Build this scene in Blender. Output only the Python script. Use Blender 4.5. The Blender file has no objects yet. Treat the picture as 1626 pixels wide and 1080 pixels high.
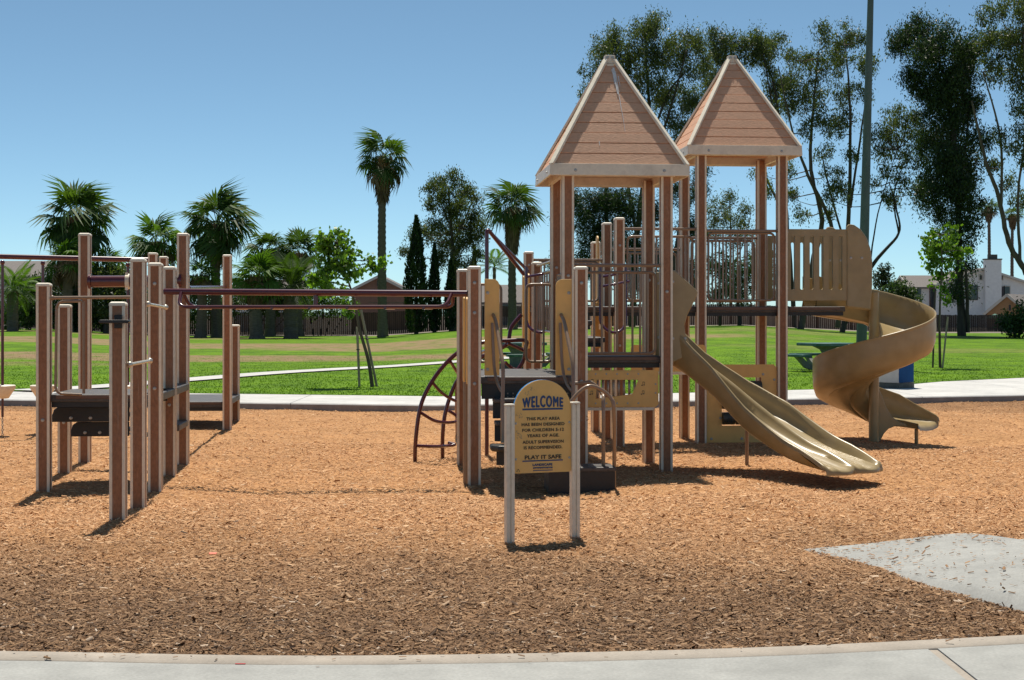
import bpy, math, random
import numpy as np
from mathutils import Vector, Matrix, Quaternion

R = math.radians
random.seed(7)
rng = np.random.default_rng(11)
scene = bpy.context.scene
COL = scene.collection

# ------------------------------------------------------------------ camera
CAM_H, F = 1.7, 2400.0            # eye height, focal length in photograph pixels
cam = bpy.data.cameras.new('camera')
cam_ob = bpy.data.objects.new('camera', cam)
COL.objects.link(cam_ob)
cam.sensor_width = 36.0
cam.lens = 36.0 * F / 1626.0
cam.shift_y = -40.0 / 1626.0
cam.clip_start, cam.clip_end = 0.1, 3000.0
cam_ob.location = (0, 0, CAM_H)
cam_ob.rotation_euler = (R(90), 0, 0)
scene.camera = cam_ob

# ------------------------------------------------------------------ sky, sun, exposure
SUN_ELEV, SUN_AZ = R(67.0), R(-4.0)       # sun stands behind the play area, slightly left
world = bpy.data.worlds.new('World')
scene.world = world
world.use_nodes = True
wn = world.node_tree
wn.nodes.clear()
sky = wn.nodes.new('ShaderNodeTexSky')
sky.sky_type = 'NISHITA'
sky.sun_disc = False
sky.sun_elevation = SUN_ELEV
sky.sun_rotation = SUN_AZ
sky.altitude = 0
sky.air_density = 0.42
sky.dust_density = 0.38
sky.ozone_density = 2.0
bg = wn.nodes.new('ShaderNodeBackground')
bg.inputs['Strength'].default_value = 0.12
wo = wn.nodes.new('ShaderNodeOutputWorld')
tint = wn.nodes.new('ShaderNodeMix'); tint.data_type = 'RGBA'; tint.blend_type = 'MULTIPLY'
tint.inputs[0].default_value = 1.0
tint.inputs[7].default_value = (0.89, 1.07, 0.95, 1)       # the camera's slightly warm, cyan-leaning white balance
wn.links.new(sky.outputs[0], tint.inputs[6])
wn.links.new(tint.outputs[2], bg.inputs[0])
wn.links.new(bg.outputs[0], wo.inputs[0])
sun = bpy.data.lights.new('sun', 'SUN')
sun.energy = 5.0
sun.angle = R(0.55)
sun.color = (1.0, 0.94, 0.83)
sun_ob = bpy.data.objects.new('sun', sun)
COL.objects.link(sun_ob)
sdir = Vector((math.sin(SUN_AZ) * math.cos(SUN_ELEV), math.cos(SUN_AZ) * math.cos(SUN_ELEV), math.sin(SUN_ELEV)))
sun_ob.rotation_euler = (-sdir).to_track_quat('-Z', 'Y').to_euler()
sun_ob.location = (0, 30, 40)
scene.view_settings.view_transform = 'Standard'
scene.view_settings.look = 'None'
scene.view_settings.exposure = 0.2
scene.view_settings.gamma = 1.0


# ------------------------------------------------------------------ helpers
def at(px, py, Y):
    return Vector(((px - 813.0) * Y / F, Y, CAM_H + (500.0 - py) * Y / F))


def gnd(px, py, z=0.0):
    Y = (CAM_H - z) * F / (py - 500.0)
    return Vector(((px - 813.0) * Y / F, Y, z))


def tag(o, label=None, cat=None, group=None, kind=None):
    if label: o['label'] = label
    if cat: o['category'] = cat
    if group: o['group'] = group
    if kind: o['kind'] = kind
    return o


def empty(name, loc, rz=0.0, parent=None):
    o = bpy.data.objects.new(name, None)
    o.empty_display_size = 0.2
    COL.objects.link(o)
    o.location = loc
    o.rotation_euler = (0, 0, rz)
    if parent: o.parent = parent
    return o


def spl(pts, n=8):
    """Catmull-Rom through points"""
    P = [Vector(p) for p in pts]
    out = []
    for i in range(len(P) - 1):
        p0 = P[max(i - 1, 0)]; p1 = P[i]; p2 = P[i + 1]; p3 = P[min(i + 2, len(P) - 1)]
        for k in range(n):
            t = k / n
            out.append(0.5 * ((2 * p1) + (p2 - p0) * t + (2 * p0 - 5 * p1 + 4 * p2 - p3) * t * t + (3 * p1 - p0 - 3 * p2 + p3) * t ** 3))
    out.append(P[-1])
    return out


def fillet(pts, r, n=5):
    """round the inner corners of a polyline"""
    P = [Vector(p) for p in pts]
    out = [P[0]]
    for i in range(1, len(P) - 1):
        a = (P[i - 1] - P[i]); b = (P[i + 1] - P[i])
        rr = min(r, a.length * .49, b.length * .49)
        s = P[i] + a.normalized() * rr; e = P[i] + b.normalized() * rr
        for k in range(n + 1):
            t = k / n
            out.append((1 - t) ** 2 * s + 2 * t * (1 - t) * P[i] + t * t * e)
    out.append(P[-1])
    return out


class MB:
    def __init__(s):
        s.v = []; s.f = []; s.m = []

    def add(s, vs, fs, mat=0):
        o = len(s.v)
        s.v += [tuple(p) for p in vs]
        s.f += [tuple(i + o for i in q) for q in fs]
        s.m += [mat] * len(fs)
        return s

    def box(s, c, d, rz=0.0, mat=0, M=None):
        x, y, z = d[0] / 2, d[1] / 2, d[2] / 2
        vs = [Vector((sx * x, sy * y, sz * z)) for sz in (-1, 1) for sy in (-1, 1) for sx in (-1, 1)]
        if M is not None: vs = [M @ v for v in vs]
        elif rz: vs = [Matrix.Rotation(rz, 3, 'Z') @ v for v in vs]
        vs = [v + Vector(c) for v in vs]
        return s.add(vs, [(0, 2, 3, 1), (4, 5, 7, 6), (0, 1, 5, 4), (2, 6, 7, 3), (0, 4, 6, 2), (1, 3, 7, 5)], mat)

    def beam(s, p0, p1, w, h, mat=0, up=(0, 0, 1)):
        p0 = Vector(p0); p1 = Vector(p1); d = (p1 - p0); L = d.length; d.normalize()
        r = d.cross(Vector(up)).normalized(); u = r.cross(d)
        vs = [p + r * a * w / 2 + u * b * h / 2 for p in (p0, p1) for a, b in ((-1, -1), (1, -1), (1, 1), (-1, 1))]
        return s.add(vs, [(0, 3, 2, 1), (4, 5, 6, 7), (0, 1, 5, 4), (1, 2, 6, 5), (2, 3, 7, 6), (3, 0, 4, 7)], mat)

    def tube(s, pts, r, n=8, mat=0, cap=True):
        P = [Vector(p) for p in pts]
        rr = r if hasattr(r, '__len__') else [r] * len(P)
        T = []
        for i in range(len(P)):
            T.append((P[min(i + 1, len(P) - 1)] - P[max(i - 1, 0)]).normalized())
        ref = Vector((0, 0, 1)) if abs(T[0].z) < .9 else Vector((1, 0, 0))
        nrm = (ref - T[0] * ref.dot(T[0])).normalized()
        vs = []
        for i, p in enumerate(P):
            if i:
                nrm = (nrm - T[i] * nrm.dot(T[i]))
                nrm.normalize()
            b = T[i].cross(nrm)
            for k in range(n):
                a = 2 * math.pi * k / n
                vs.append(p + (nrm * math.cos(a) + b * math.sin(a)) * rr[i])
        fs = []
        for i in range(len(P) - 1):
            for k in range(n):
                k2 = (k + 1) % n
                fs.append((i * n + k, i * n + k2, (i + 1) * n + k2, (i + 1) * n + k))
        if cap:
            fs.append(tuple(reversed(range(n))))
            fs.append(tuple((len(P) - 1) * n + k for k in range(n)))
        return s.add(vs, fs, mat)

    def extr(s, poly, o, u, w, t, mat=0):
        """polygon in plane (u, w) at origin o, extruded by thickness t along u x w"""
        o = Vector(o); u = Vector(u); w = Vector(w); nn = u.cross(w).normalized() * t
        n = len(poly)
        vs = [o + u * a + w * b for a, b in poly]
        vs += [p + nn for p in vs]
        fs = [tuple(reversed(range(n))), tuple(range(n, 2 * n))]
        fs += [(i, (i + 1) % n, n + (i + 1) % n, n + i) for i in range(n)]
        return s.add(vs, fs, mat)

    def ball(s, c, r, n=8, mat=0, sz=1.0):
        c = Vector(c); m = n // 2
        vs = [c + Vector((0, 0, -r * sz))]
        for i in range(1, m):
            a = -math.pi / 2 + math.pi * i / m
            for k in range(n):
                b = 2 * math.pi * k / n
                vs.append(c + Vector((r * math.cos(a) * math.cos(b), r * math.cos(a) * math.sin(b), r * sz * math.sin(a))))
        vs.append(c + Vector((0, 0, r * sz)))
        fs = [(0, 1 + (k + 1) % n, 1 + k) for k in range(n)]
        for i in range(m - 2):
            for k in range(n):
                k2 = (k + 1) % n
                fs.append((1 + i * n + k, 1 + i * n + k2, 1 + (i + 1) * n + k2, 1 + (i + 1) * n + k))
        L = len(vs) - 1
        fs += [(L, 1 + (m - 2) * n + k, 1 + (m - 2) * n + (k + 1) % n) for k in range(n)]
        return s.add(vs, fs, mat)

    def mesh(s, name, mats):
        me = bpy.data.meshes.new(name)
        me.from_pydata([tuple(v) for v in s.v], [], s.f)
        for m in (mats if isinstance(mats, (list, tuple)) else [mats]):
            me.materials.append(m)
        me.polygons.foreach_set('material_index', s.m)
        return me

    def build(s, name, mats, parent=None, smooth=None, bevel=0.0, loc=None):
        me = s.mesh(name, mats)
        if smooth:
            me.polygons.foreach_set('use_smooth', [True] * len(me.polygons))
            me.set_sharp_from_angle(angle=R(smooth))
        return inst(name, me, parent, loc, bevel)


def inst(name, me, parent=None, loc=None, bevel=0.0, rz=0.0):
    o = bpy.data.objects.new(name, me)
    COL.objects.link(o)
    if parent: o.parent = parent
    if loc is not None: o.location = loc
    if rz: o.rotation_euler = (0, 0, rz)
    if bevel:
        b = o.modifiers.new('bevel', 'BEVEL')
        b.width = bevel; b.segments = 2; b.limit_method = 'ANGLE'; b.angle_limit = R(40)
    return o


def npmesh(name, V, Fq, mats, tint=None, smooth=False):
    """big mesh from numpy; Fq (n,3) or (n,4); tint: per-vertex float 0..1"""
    me = bpy.data.meshes.new(name)
    n, k = Fq.shape
    me.vertices.add(len(V)); me.vertices.foreach_set('co', np.ascontiguousarray(V, dtype=np.float32).ravel())
    me.loops.add(n * k); me.loops.foreach_set('vertex_index', np.ascontiguousarray(Fq, dtype=np.int32).ravel())
    me.polygons.add(n)
    me.polygons.foreach_set('loop_start', np.arange(0, n * k, k, dtype=np.int32))
    me.polygons.foreach_set('loop_total', np.full(n, k, dtype=np.int32))
    if smooth: me.polygons.foreach_set('use_smooth', np.ones(n, dtype=bool))
    me.update(calc_edges=True)
    if tint is not None:
        at_ = me.attributes.new('tint', 'FLOAT', 'POINT')
        at_.data.foreach_set('value', np.ascontiguousarray(tint, dtype=np.float32))
    for m in (mats if isinstance(mats, (list, tuple)) else [mats]):
        me.materials.append(m)
    return me


# ------------------------------------------------------------------ materials
def new_mat(name):
    m = bpy.data.materials.new(name)
    m.use_nodes = True
    nt = m.node_tree
    b = nt.nodes['Principled BSDF']
    return m, nt, b


def mat(name, col, rough=0.5, var=0.15, scale=20.0, bump=0.0, bscale=None, metal=0.0, coat=0.0, dirt=None, stretch=None, spec=0.5):
    """plain surface with a little noise in colour and relief; object coordinates"""
    m, nt, b = new_mat(name)
    tc = nt.nodes.new('ShaderNodeTexCoord')
    src = tc.outputs['Object']
    if stretch:
        mp = nt.nodes.new('ShaderNodeMapping'); mp.inputs['Scale'].default_value = stretch
        nt.links.new(src, mp.inputs[0]); src = mp.outputs[0]
    nz = nt.nodes.new('ShaderNodeTexNoise')
    nz.inputs['Scale'].default_value = scale; nz.inputs['Detail'].default_value = 5.0
    nt.links.new(src, nz.inputs['Vector'])
    rp = nt.nodes.new('ShaderNodeValToRGB')
    rp.color_ramp.elements[0].position = 0.3; rp.color_ramp.elements[1].position = 0.7
    rp.color_ramp.elements[0].color = [c * (1 - var) for c in col] + [1]
    rp.color_ramp.elements[1].color = [min(1, c * (1 + var)) for c in col] + [1]
    nt.links.new(nz.outputs['Fac'], rp.inputs[0])
    out = rp.outputs[0]
    if dirt:
        n2 = nt.nodes.new('ShaderNodeTexNoise'); n2.inputs['Scale'].default_value = dirt[1]; n2.inputs['Detail'].default_value = 6
        nt.links.new(tc.outputs['Object'], n2.inputs['Vector'])
        r2 = nt.nodes.new('ShaderNodeMapRange'); r2.inputs[1].default_value = .5; r2.inputs[2].default_value = .75
        nt.links.new(n2.outputs['Fac'], r2.inputs[0])
        mx = nt.nodes.new('ShaderNodeMix'); mx.data_type = 'RGBA'
        mlt = nt.nodes.new('ShaderNodeMath'); mlt.operation = 'MULTIPLY'; mlt.inputs[1].default_value = dirt[2]
        nt.links.new(r2.outputs[0], mlt.inputs[0]); nt.links.new(mlt.outputs[0], mx.inputs[0])
        nt.links.new(out, mx.inputs[6]); mx.inputs[7].default_value = list(dirt[0]) + [1]
        out = mx.outputs[2]
    nt.links.new(out, b.inputs['Base Color'])
    b.inputs['Roughness'].default_value = rough
    b.inputs['Metallic'].default_value = metal
    b.inputs['Coat Weight'].default_value = coat
    b.inputs['Coat Roughness'].default_value = 0.12
    b.inputs['Specular IOR Level'].default_value = spec
    if bump:
        n3 = nt.nodes.new('ShaderNodeTexNoise'); n3.inputs['Scale'].default_value = bscale or scale * 3; n3.inputs['Detail'].default_value = 4
        nt.links.new(src, n3.inputs['Vector'])
        bp = nt.nodes.new('ShaderNodeBump'); bp.inputs['Strength'].default_value = bump; bp.inputs['Distance'].default_value = 0.01
        nt.links.new(n3.outputs['Fac'], bp.inputs['Height']); nt.links.new(bp.outputs[0], b.inputs['Normal'])
    return m


def leaf_mat(name, dark, light, trans=0.35, rough=0.55, tcol=None):
    m, nt, b = new_mat(name)
    a = nt.nodes.new('ShaderNodeAttribute'); a.attribute_name = 'tint'
    rp = nt.nodes.new('ShaderNodeValToRGB')
    rp.color_ramp.elements[0].color = list(dark) + [1]; rp.color_ramp.elements[1].color = list(light) + [1]
    nt.links.new(a.outputs['Fac'], rp.inputs[0])
    nt.links.new(rp.outputs[0], b.inputs['Base Color'])
    b.inputs['Roughness'].default_value = rough
    b.inputs['Specular IOR Level'].default_value = 0.35
    tr = nt.nodes.new('ShaderNodeBsdfTranslucent')
    mxc = nt.nodes.new('ShaderNodeMix'); mxc.data_type = 'RGBA'; mxc.blend_type = 'MULTIPLY'; mxc.inputs[0].default_value = 1
    mxc.inputs[7].default_value = list(tcol or (1.5, 1.6, .6)) + [1]
    nt.links.new(rp.outputs[0], mxc.inputs[6]); nt.links.new(mxc.outputs[2], tr.inputs[0])
    mx = nt.nodes.new('ShaderNodeMixShader'); mx.inputs[0].default_value = trans
    nt.links.new(b.outputs[0], mx.inputs[1]); nt.links.new(tr.outputs[0], mx.inputs[2])
    nt.links.new(mx.outputs[0], nt.nodes['Material Output'].inputs[0])
    return m


M = {}
M['cream'] = mat('cream_powder_coat', (.80, .715, .565), .45, .06, 30, .05, dirt=((.50, .41, .30), 7, .45))
M['brown'] = mat('brown_recycled_plastic', (.30, .135, .064), .6, .2, 60, .25, 160, dirt=((.34, .185, .12), 5, .45), stretch=(1, 1, .5))
_nt = M['brown'].node_tree; _b = _nt.nodes['Principled BSDF']
_tc = _nt.nodes.new('ShaderNodeTexCoord'); _oi = _nt.nodes.new('ShaderNodeObjectInfo')
_va = _nt.nodes.new('ShaderNodeVectorMath'); _va.operation = 'ADD'; _nt.links.new(_tc.outputs['Object'], _va.inputs[0]); _nt.links.new(_oi.outputs['Location'], _va.inputs[1])
_mp = _nt.nodes.new('ShaderNodeMapping'); _mp.inputs['Scale'].default_value = (1, 1, .09); _nt.links.new(_va.outputs[0], _mp.inputs[0])
_nz = _nt.nodes.new('ShaderNodeTexNoise'); _nz.inputs['Scale'].default_value = 45; _nz.inputs['Detail'].default_value = 3; _nt.links.new(_mp.outputs[0], _nz.inputs['Vector'])
_mr = _nt.nodes.new('ShaderNodeMapRange'); _mr.inputs[1].default_value = .64; _mr.inputs[2].default_value = .74; _mr.inputs[4].default_value = .5; _nt.links.new(_nz.outputs['Fac'], _mr.inputs[0])
_mx = _nt.nodes.new('ShaderNodeMix'); _mx.data_type = 'RGBA'; _mx.inputs[7].default_value = (.46, .31, .23, 1)
_src = _b.inputs['Base Color'].links[0].from_socket
_nt.links.new(_mr.outputs[0], _mx.inputs[0]); _nt.links.new(_src, _mx.inputs[6])
_hv = _nt.nodes.new('ShaderNodeHueSaturation'); _vr = _nt.nodes.new('ShaderNodeMapRange'); _vr.inputs[3].default_value = .85; _vr.inputs[4].default_value = 1.15
_nt.links.new(_oi.outputs['Random'], _vr.inputs[0]); _nt.links.new(_vr.outputs[0], _hv.inputs['Value'])       # each post faded a little differently
_nt.links.new(_mx.outputs[2], _hv.inputs['Color']); _nt.links.new(_hv.outputs[0], _b.inputs['Base Color'])
M['roof'] = mat('roof_board_plastic', (.69, .375, .22), .6, .10, 40, .35, 70, dirt=((.60, .335, .20), 3, .5), stretch=(.5, .5, 1.6))
M['tan'] = mat('tan_painted_tube', (.26, .17, .105), .32, .08, 25, 0, coat=.3)
M['maroon'] = mat('maroon_painted_tube', (.085, .010, .018), .28, .1, 20, 0, coat=.5)
M['purple'] = mat('purple_painted_tube', (.07, .015, .06), .25, .1, 20, 0, coat=.6)
M['olive'] = mat('olive_moulded_plastic', (.335, .245, .115), .33, .10, 6, .06, 90, dirt=((.40, .31, .18), 4, .6))
M['yellow'] = mat('yellow_panel_plastic', (.80, .485, .15), .45, .05, 12, .08, 200, dirt=((.70, .43, .16), 4, .4))
M['black'] = mat('black_coated_steel', (.016, .014, .013), .45, .2, 40, .2, 120)
M['deck'] = mat('worn_deck_coating', (.065, .058, .054), .5, .3, 25, .3, 90, dirt=((.13, .115, .10), 6, .6))
M['deckbrown'] = mat('brown_deck_edge', (.13, .07, .045), .45, .1, 20)
M['drum'] = mat('dark_olive_drum', (.055, .05, .035), .4, .15, 20)
M['steel'] = mat('bolt_steel', (.42, .40, .37), .45, .1, 30, metal=.6)
M['chrome'] = mat('worn_rung_steel', (.62, .57, .48), .3, .1, 30, metal=.5)
M['navy'] = mat('navy_print', (.010, .045, .16), .4, .1, 30)
M['ink'] = mat('dark_print', (.035, .025, .02), .5, .1, 30)
M['blueedge'] = mat('blue_panel_edge', (.03, .22, .55), .5, .1, 10)
M['scuff'] = mat('grey_scuff', (.38, .30, .20), .7, .3, 60)
M['white'] = mat('white_bird_dropping', (.75, .72, .68), .8, .1, 60)
M['bark'] = mat('grey_brown_bark', (.10, .075, .055), .9, .35, 6, .6, 12, stretch=(1, 1, .25))
M['darkbark'] = mat('dark_bark', (.055, .042, .034), .9, .35, 6, .6, 12, stretch=(1, 1, .25))
M['palmbark'] = mat('palm_trunk', (.13, .10, .075), .9, .3, 10, .8, 14, stretch=(.4, .4, 2.0))
M['deadleaf'] = leaf_mat('dead_palm_thatch', (.10, .065, .035), (.26, .18, .10), .2, .8, (1, .9, .7))
M['leaf_euc'] = leaf_mat('eucalyptus_leaf', (.030, .048, .016), (.125, .155, .055), .38, .45)
M['leaf_dark'] = leaf_mat('dark_conifer_leaf', (.010, .024, .009), (.050, .088, .028), .28, .5)
M['leaf_young'] = leaf_mat('bright_young_leaf', (.045, .10, .012), (.17, .29, .035), .45, .45)
M['leaf_shrub'] = leaf_mat('shrub_leaf', (.015, .035, .010), (.07, .13, .03), .3, .5)
M['leaf_palm'] = leaf_mat('fan_palm_leaf', (.018, .042, .008), (.085, .15, .025), .33, .6)
M['leaf_palm_b'] = leaf_mat('bright_fan_palm_leaf', (.03, .075, .010), (.12, .22, .03), .38, .6)
M['stake'] = mat('weathered_stake', (.30, .24, .18), .8, .2, 20, .3, 40, stretch=(1, 1, .1))
M['darkstake'] = mat('dark_stake', (.07, .05, .04), .8, .2, 20, .3, 40, stretch=(1, 1, .1))
M['rubber'] = mat('black_tie', (.02, .02, .02), .6)
M['fence'] = mat('weathered_fence', (.075, .050, .037), .85, .35, 3, .4, 8, stretch=(1, 1, .15))
M['redfence'] = mat('reddish_fence', (.15, .075, .055), .85, .3, 3, .4, 8, stretch=(1, 1, .15))
M['darkfence'] = mat('dark_fence', (.045, .032, .026), .85, .3, 3, .4, 8, stretch=(1, 1, .15))
M['lattice'] = mat('lattice_wood', (.16, .13, .11), .8, .2, 5)
M['stucco'] = mat('white_stucco', (.82, .80, .78), .9, .05, 4, .3, 25)
M['tanstucco'] = mat('tan_stucco', (.40, .235, .12), .9, .08, 4, .3, 25)
M['brownstucco'] = mat('brown_siding', (.24, .14, .10), .9, .08, 4, .3, 25)
M['shingle'] = mat('grey_shingle', (.17, .15, .14), .9, .25, 14, .5, 30)
M['trim'] = mat('pale_trim', (.6, .56, .5), .7, .05, 5)
M['glass'] = mat('window_glass', (.03, .035, .04), .08, .1, 3)
M['shutter'] = mat('dark_shutter', (.05, .045, .05), .6, .1, 10)
M['reddoor'] = mat('red_brown_shutter', (.13, .04, .03), .6, .1, 10)
M['green'] = mat('green_parasol', (.005, .11, .07), .7, .1, 10)
M['tablegreen'] = mat('green_painted_top', (.004, .075, .055), .4, .15, 10, dirt=((.35, .4, .36), 2.2, .5))
M['tablestone'] = mat('grey_concrete_table', (.19, .20, .175), .9, .15, 15, .3, 60)
M['pole'] = mat('grey_green_lamp_pole', (.075, .105, .092), .6, .2, 6, .2, 30, stretch=(1, 1, .2))
M['block_white'] = mat('white_painted_concrete', (.56, .50, .46), .8, .05, 8, .3, 60, dirt=((.30, .25, .22), 3, .45))
M['block_blue'] = mat('blue_painted_concrete', (.003, .055, .17), .8, .1, 8, .2, 60, spec=.2)
M['plinth'] = mat('dark_plinth', (.10, .10, .09), .9, .2, 10)
M['dirt'] = mat('dry_soil', (.20, .165, .135), .95, .3, .6, .4, 3)
M['orange'] = mat('orange_plastic', (.8, .10, .01), .4)
M['red'] = mat('red_plastic', (.5, .02, .015), .4)


def concrete_mat(name, col, sc=1.0):
    m, nt, b = new_mat(name)
    g = nt.nodes.new('ShaderNodeNewGeometry')
    n1 = nt.nodes.new('ShaderNodeTexNoise'); n1.inputs['Scale'].default_value = .9 * sc; n1.inputs['Detail'].default_value = 8; n1.inputs['Roughness'].default_value = .65
    n2 = nt.nodes.new('ShaderNodeTexNoise'); n2.inputs['Scale'].default_value = 60; n2.inputs['Detail'].default_value = 4
    n3 = nt.nodes.new('ShaderNodeTexNoise'); n3.inputs['Scale'].default_value = 7; n3.inputs['Detail'].default_value = 7
    for n in (n1, n2, n3): nt.links.new(g.outputs['Position'], n.inputs['Vector'])
    r1 = nt.nodes.new('ShaderNodeValToRGB')
    r1.color_ramp.elements[0].position = .32; r1.color_ramp.elements[1].position = .68
    r1.color_ramp.elements[0].color = [c * .80 for c in col] + [1]; r1.color_ramp.elements[1].color = [c * 1.08 for c in col] + [1]
    nt.links.new(n1.outputs['Fac'], r1.inputs[0])
    r3 = nt.nodes.new('ShaderNodeMapRange'); r3.inputs[1].default_value = .3; r3.inputs[2].default_value = .7; r3.inputs[3].default_value = .90; r3.inputs[4].default_value = 1.06
    nt.links.new(n3.outputs['Fac'], r3.inputs[0])
    r2 = nt.nodes.new('ShaderNodeMapRange'); r2.inputs[1].default_value = .3; r2.inputs[2].default_value = .7; r2.inputs[3].default_value = .88; r2.inputs[4].default_value = 1.08
    nt.links.new(n2.outputs['Fac'], r2.inputs[0])
    mm = nt.nodes.new('ShaderNodeMath'); mm.operation = 'MULTIPLY'
    nt.links.new(r2.outputs[0], mm.inputs[0]); nt.links.new(r3.outputs[0], mm.inputs[1])
    vm = nt.nodes.new('ShaderNodeVectorMath'); vm.operation = 'SCALE'
    nt.links.new(r1.outputs[0], vm.inputs[0]); nt.links.new(mm.outputs[0], vm.inputs['Scale'])
    nt.links.new(vm.outputs[0], b.inputs['Base Color'])
    b.inputs['Roughness'].default_value = .85
    bp = nt.nodes.new('ShaderNodeBump'); bp.inputs['Strength'].default_value = .25; bp.inputs['Distance'].default_value = .004
    nt.links.new(n2.outputs['Fac'], bp.inputs['Height']); nt.links.new(bp.outputs[0], b.inputs['Normal'])
    return m


M['concrete'] = concrete_mat('grey_concrete', (.345, .342, .32))
M['kerb'] = concrete_mat('beige_kerb_concrete', (.36, .31, .255), 2)
M['farconcrete'] = concrete_mat('pale_concrete', (.56, .545, .52))
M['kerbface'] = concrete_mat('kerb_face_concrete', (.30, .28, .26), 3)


def weather_shade_nodes(nt):
    """0 = fresh orange chips, 1 = older grey-brown chips plus a painted-in foreground darkening near the front kerb, uneven border (world position)"""
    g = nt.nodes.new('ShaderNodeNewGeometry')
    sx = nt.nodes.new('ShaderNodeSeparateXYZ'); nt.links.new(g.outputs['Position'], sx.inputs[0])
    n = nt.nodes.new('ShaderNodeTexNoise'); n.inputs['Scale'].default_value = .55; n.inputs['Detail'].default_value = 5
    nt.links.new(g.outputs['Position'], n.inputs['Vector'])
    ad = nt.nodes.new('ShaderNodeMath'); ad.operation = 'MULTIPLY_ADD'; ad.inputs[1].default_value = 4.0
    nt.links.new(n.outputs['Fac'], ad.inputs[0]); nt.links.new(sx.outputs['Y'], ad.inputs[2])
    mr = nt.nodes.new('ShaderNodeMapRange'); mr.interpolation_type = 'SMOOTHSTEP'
    mr.inputs[1].default_value = 15.4; mr.inputs[2].default_value = 9.6; mr.inputs[3].default_value = 0.0; mr.inputs[4].default_value = 1.0  # towards the front kerb: older chip tone and a vignette-like darkening put into the colour
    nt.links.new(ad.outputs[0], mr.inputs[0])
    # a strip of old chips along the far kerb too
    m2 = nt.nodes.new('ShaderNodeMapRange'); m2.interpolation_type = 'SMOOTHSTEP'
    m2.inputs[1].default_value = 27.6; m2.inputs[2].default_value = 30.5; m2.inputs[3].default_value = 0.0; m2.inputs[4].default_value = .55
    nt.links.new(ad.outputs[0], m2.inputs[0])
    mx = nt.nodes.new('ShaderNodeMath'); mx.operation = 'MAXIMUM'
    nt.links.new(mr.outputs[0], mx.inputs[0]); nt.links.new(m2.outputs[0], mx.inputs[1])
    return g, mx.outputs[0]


def chip_mats():
    m, nt, b = new_mat('wood_chip')
    g, w = weather_shade_nodes(nt)
    a = nt.nodes.new('ShaderNodeAttribute'); a.attribute_name = 'tint'
    def ramp(cols):
        rp = nt.nodes.new('ShaderNodeValToRGB')
        while len(rp.color_ramp.elements) < len(cols): rp.color_ramp.elements.new(.5)
        for e, (p, c) in zip(rp.color_ramp.elements, cols):
            e.position = p; e.color = list(c) + [1]
        nt.links.new(a.outputs['Fac'], rp.inputs[0]); return rp
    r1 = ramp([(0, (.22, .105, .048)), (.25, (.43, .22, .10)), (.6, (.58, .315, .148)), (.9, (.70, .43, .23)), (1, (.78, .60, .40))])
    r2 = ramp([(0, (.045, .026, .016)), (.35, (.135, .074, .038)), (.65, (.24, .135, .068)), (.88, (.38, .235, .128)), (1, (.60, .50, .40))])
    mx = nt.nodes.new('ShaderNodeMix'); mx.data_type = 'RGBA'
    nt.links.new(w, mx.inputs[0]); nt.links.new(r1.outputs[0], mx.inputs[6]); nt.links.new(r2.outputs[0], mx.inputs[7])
    nt.links.new(mx.outputs[2], b.inputs['Base Color']); b.inputs['Roughness'].default_value = .8
    b.inputs['Specular IOR Level'].default_value = .25
    # the bed below
    m2, nt, b = new_mat('wood_chip_bed')
    g, w = weather_shade_nodes(nt)
    v = nt.nodes.new('ShaderNodeTexVoronoi'); v.inputs['Scale'].default_value = 34
    mp = nt.nodes.new('ShaderNodeMapping'); mp.inputs['Scale'].default_value = (1, 1.5, 1)
    nt.links.new(g.outputs['Position'], mp.inputs[0]); nt.links.new(mp.outputs[0], v.inputs['Vector'])
    n = nt.nodes.new('ShaderNodeTexNoise'); n.inputs['Scale'].default_value = 1.3; n.inputs['Detail'].default_value = 6
    nt.links.new(g.outputs['Position'], n.inputs['Vector'])
    sp = nt.nodes.new('ShaderNodeSeparateColor'); nt.links.new(v.outputs['Color'], sp.inputs[0])
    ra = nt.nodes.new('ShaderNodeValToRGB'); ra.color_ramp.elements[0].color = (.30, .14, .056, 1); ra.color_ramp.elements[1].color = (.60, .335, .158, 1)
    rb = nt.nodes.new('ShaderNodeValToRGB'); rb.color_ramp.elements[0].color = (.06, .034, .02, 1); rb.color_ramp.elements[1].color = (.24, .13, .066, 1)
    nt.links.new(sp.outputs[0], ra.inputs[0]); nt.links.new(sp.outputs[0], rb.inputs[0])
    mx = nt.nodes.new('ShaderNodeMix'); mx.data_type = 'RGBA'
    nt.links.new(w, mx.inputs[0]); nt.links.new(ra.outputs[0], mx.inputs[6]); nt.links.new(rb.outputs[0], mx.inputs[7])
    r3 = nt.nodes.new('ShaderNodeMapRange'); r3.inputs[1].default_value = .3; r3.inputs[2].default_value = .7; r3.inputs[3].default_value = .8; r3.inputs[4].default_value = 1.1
    nt.links.new(n.outputs['Fac'], r3.inputs[0])
    vm = nt.nodes.new('ShaderNodeVectorMath'); vm.operation = 'SCALE'
    nt.links.new(mx.outputs[2], vm.inputs[0]); nt.links.new(r3.outputs[0], vm.inputs['Scale'])
    nt.links.new(vm.outputs[0], b.inputs['Base Color']); b.inputs['Roughness'].default_value = .95
    b.inputs['Specular IOR Level'].default_value = .1
    bp = nt.nodes.new('ShaderNodeBump'); bp.inputs['Strength'].default_value = .7; bp.inputs['Distance'].default_value = .02
    nt.links.new(sp.outputs[1], bp.inputs['Height']); nt.links.new(bp.outputs[0], b.inputs['Normal'])
    return m, m2


M['chip'], M['bed'] = chip_mats()


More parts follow.
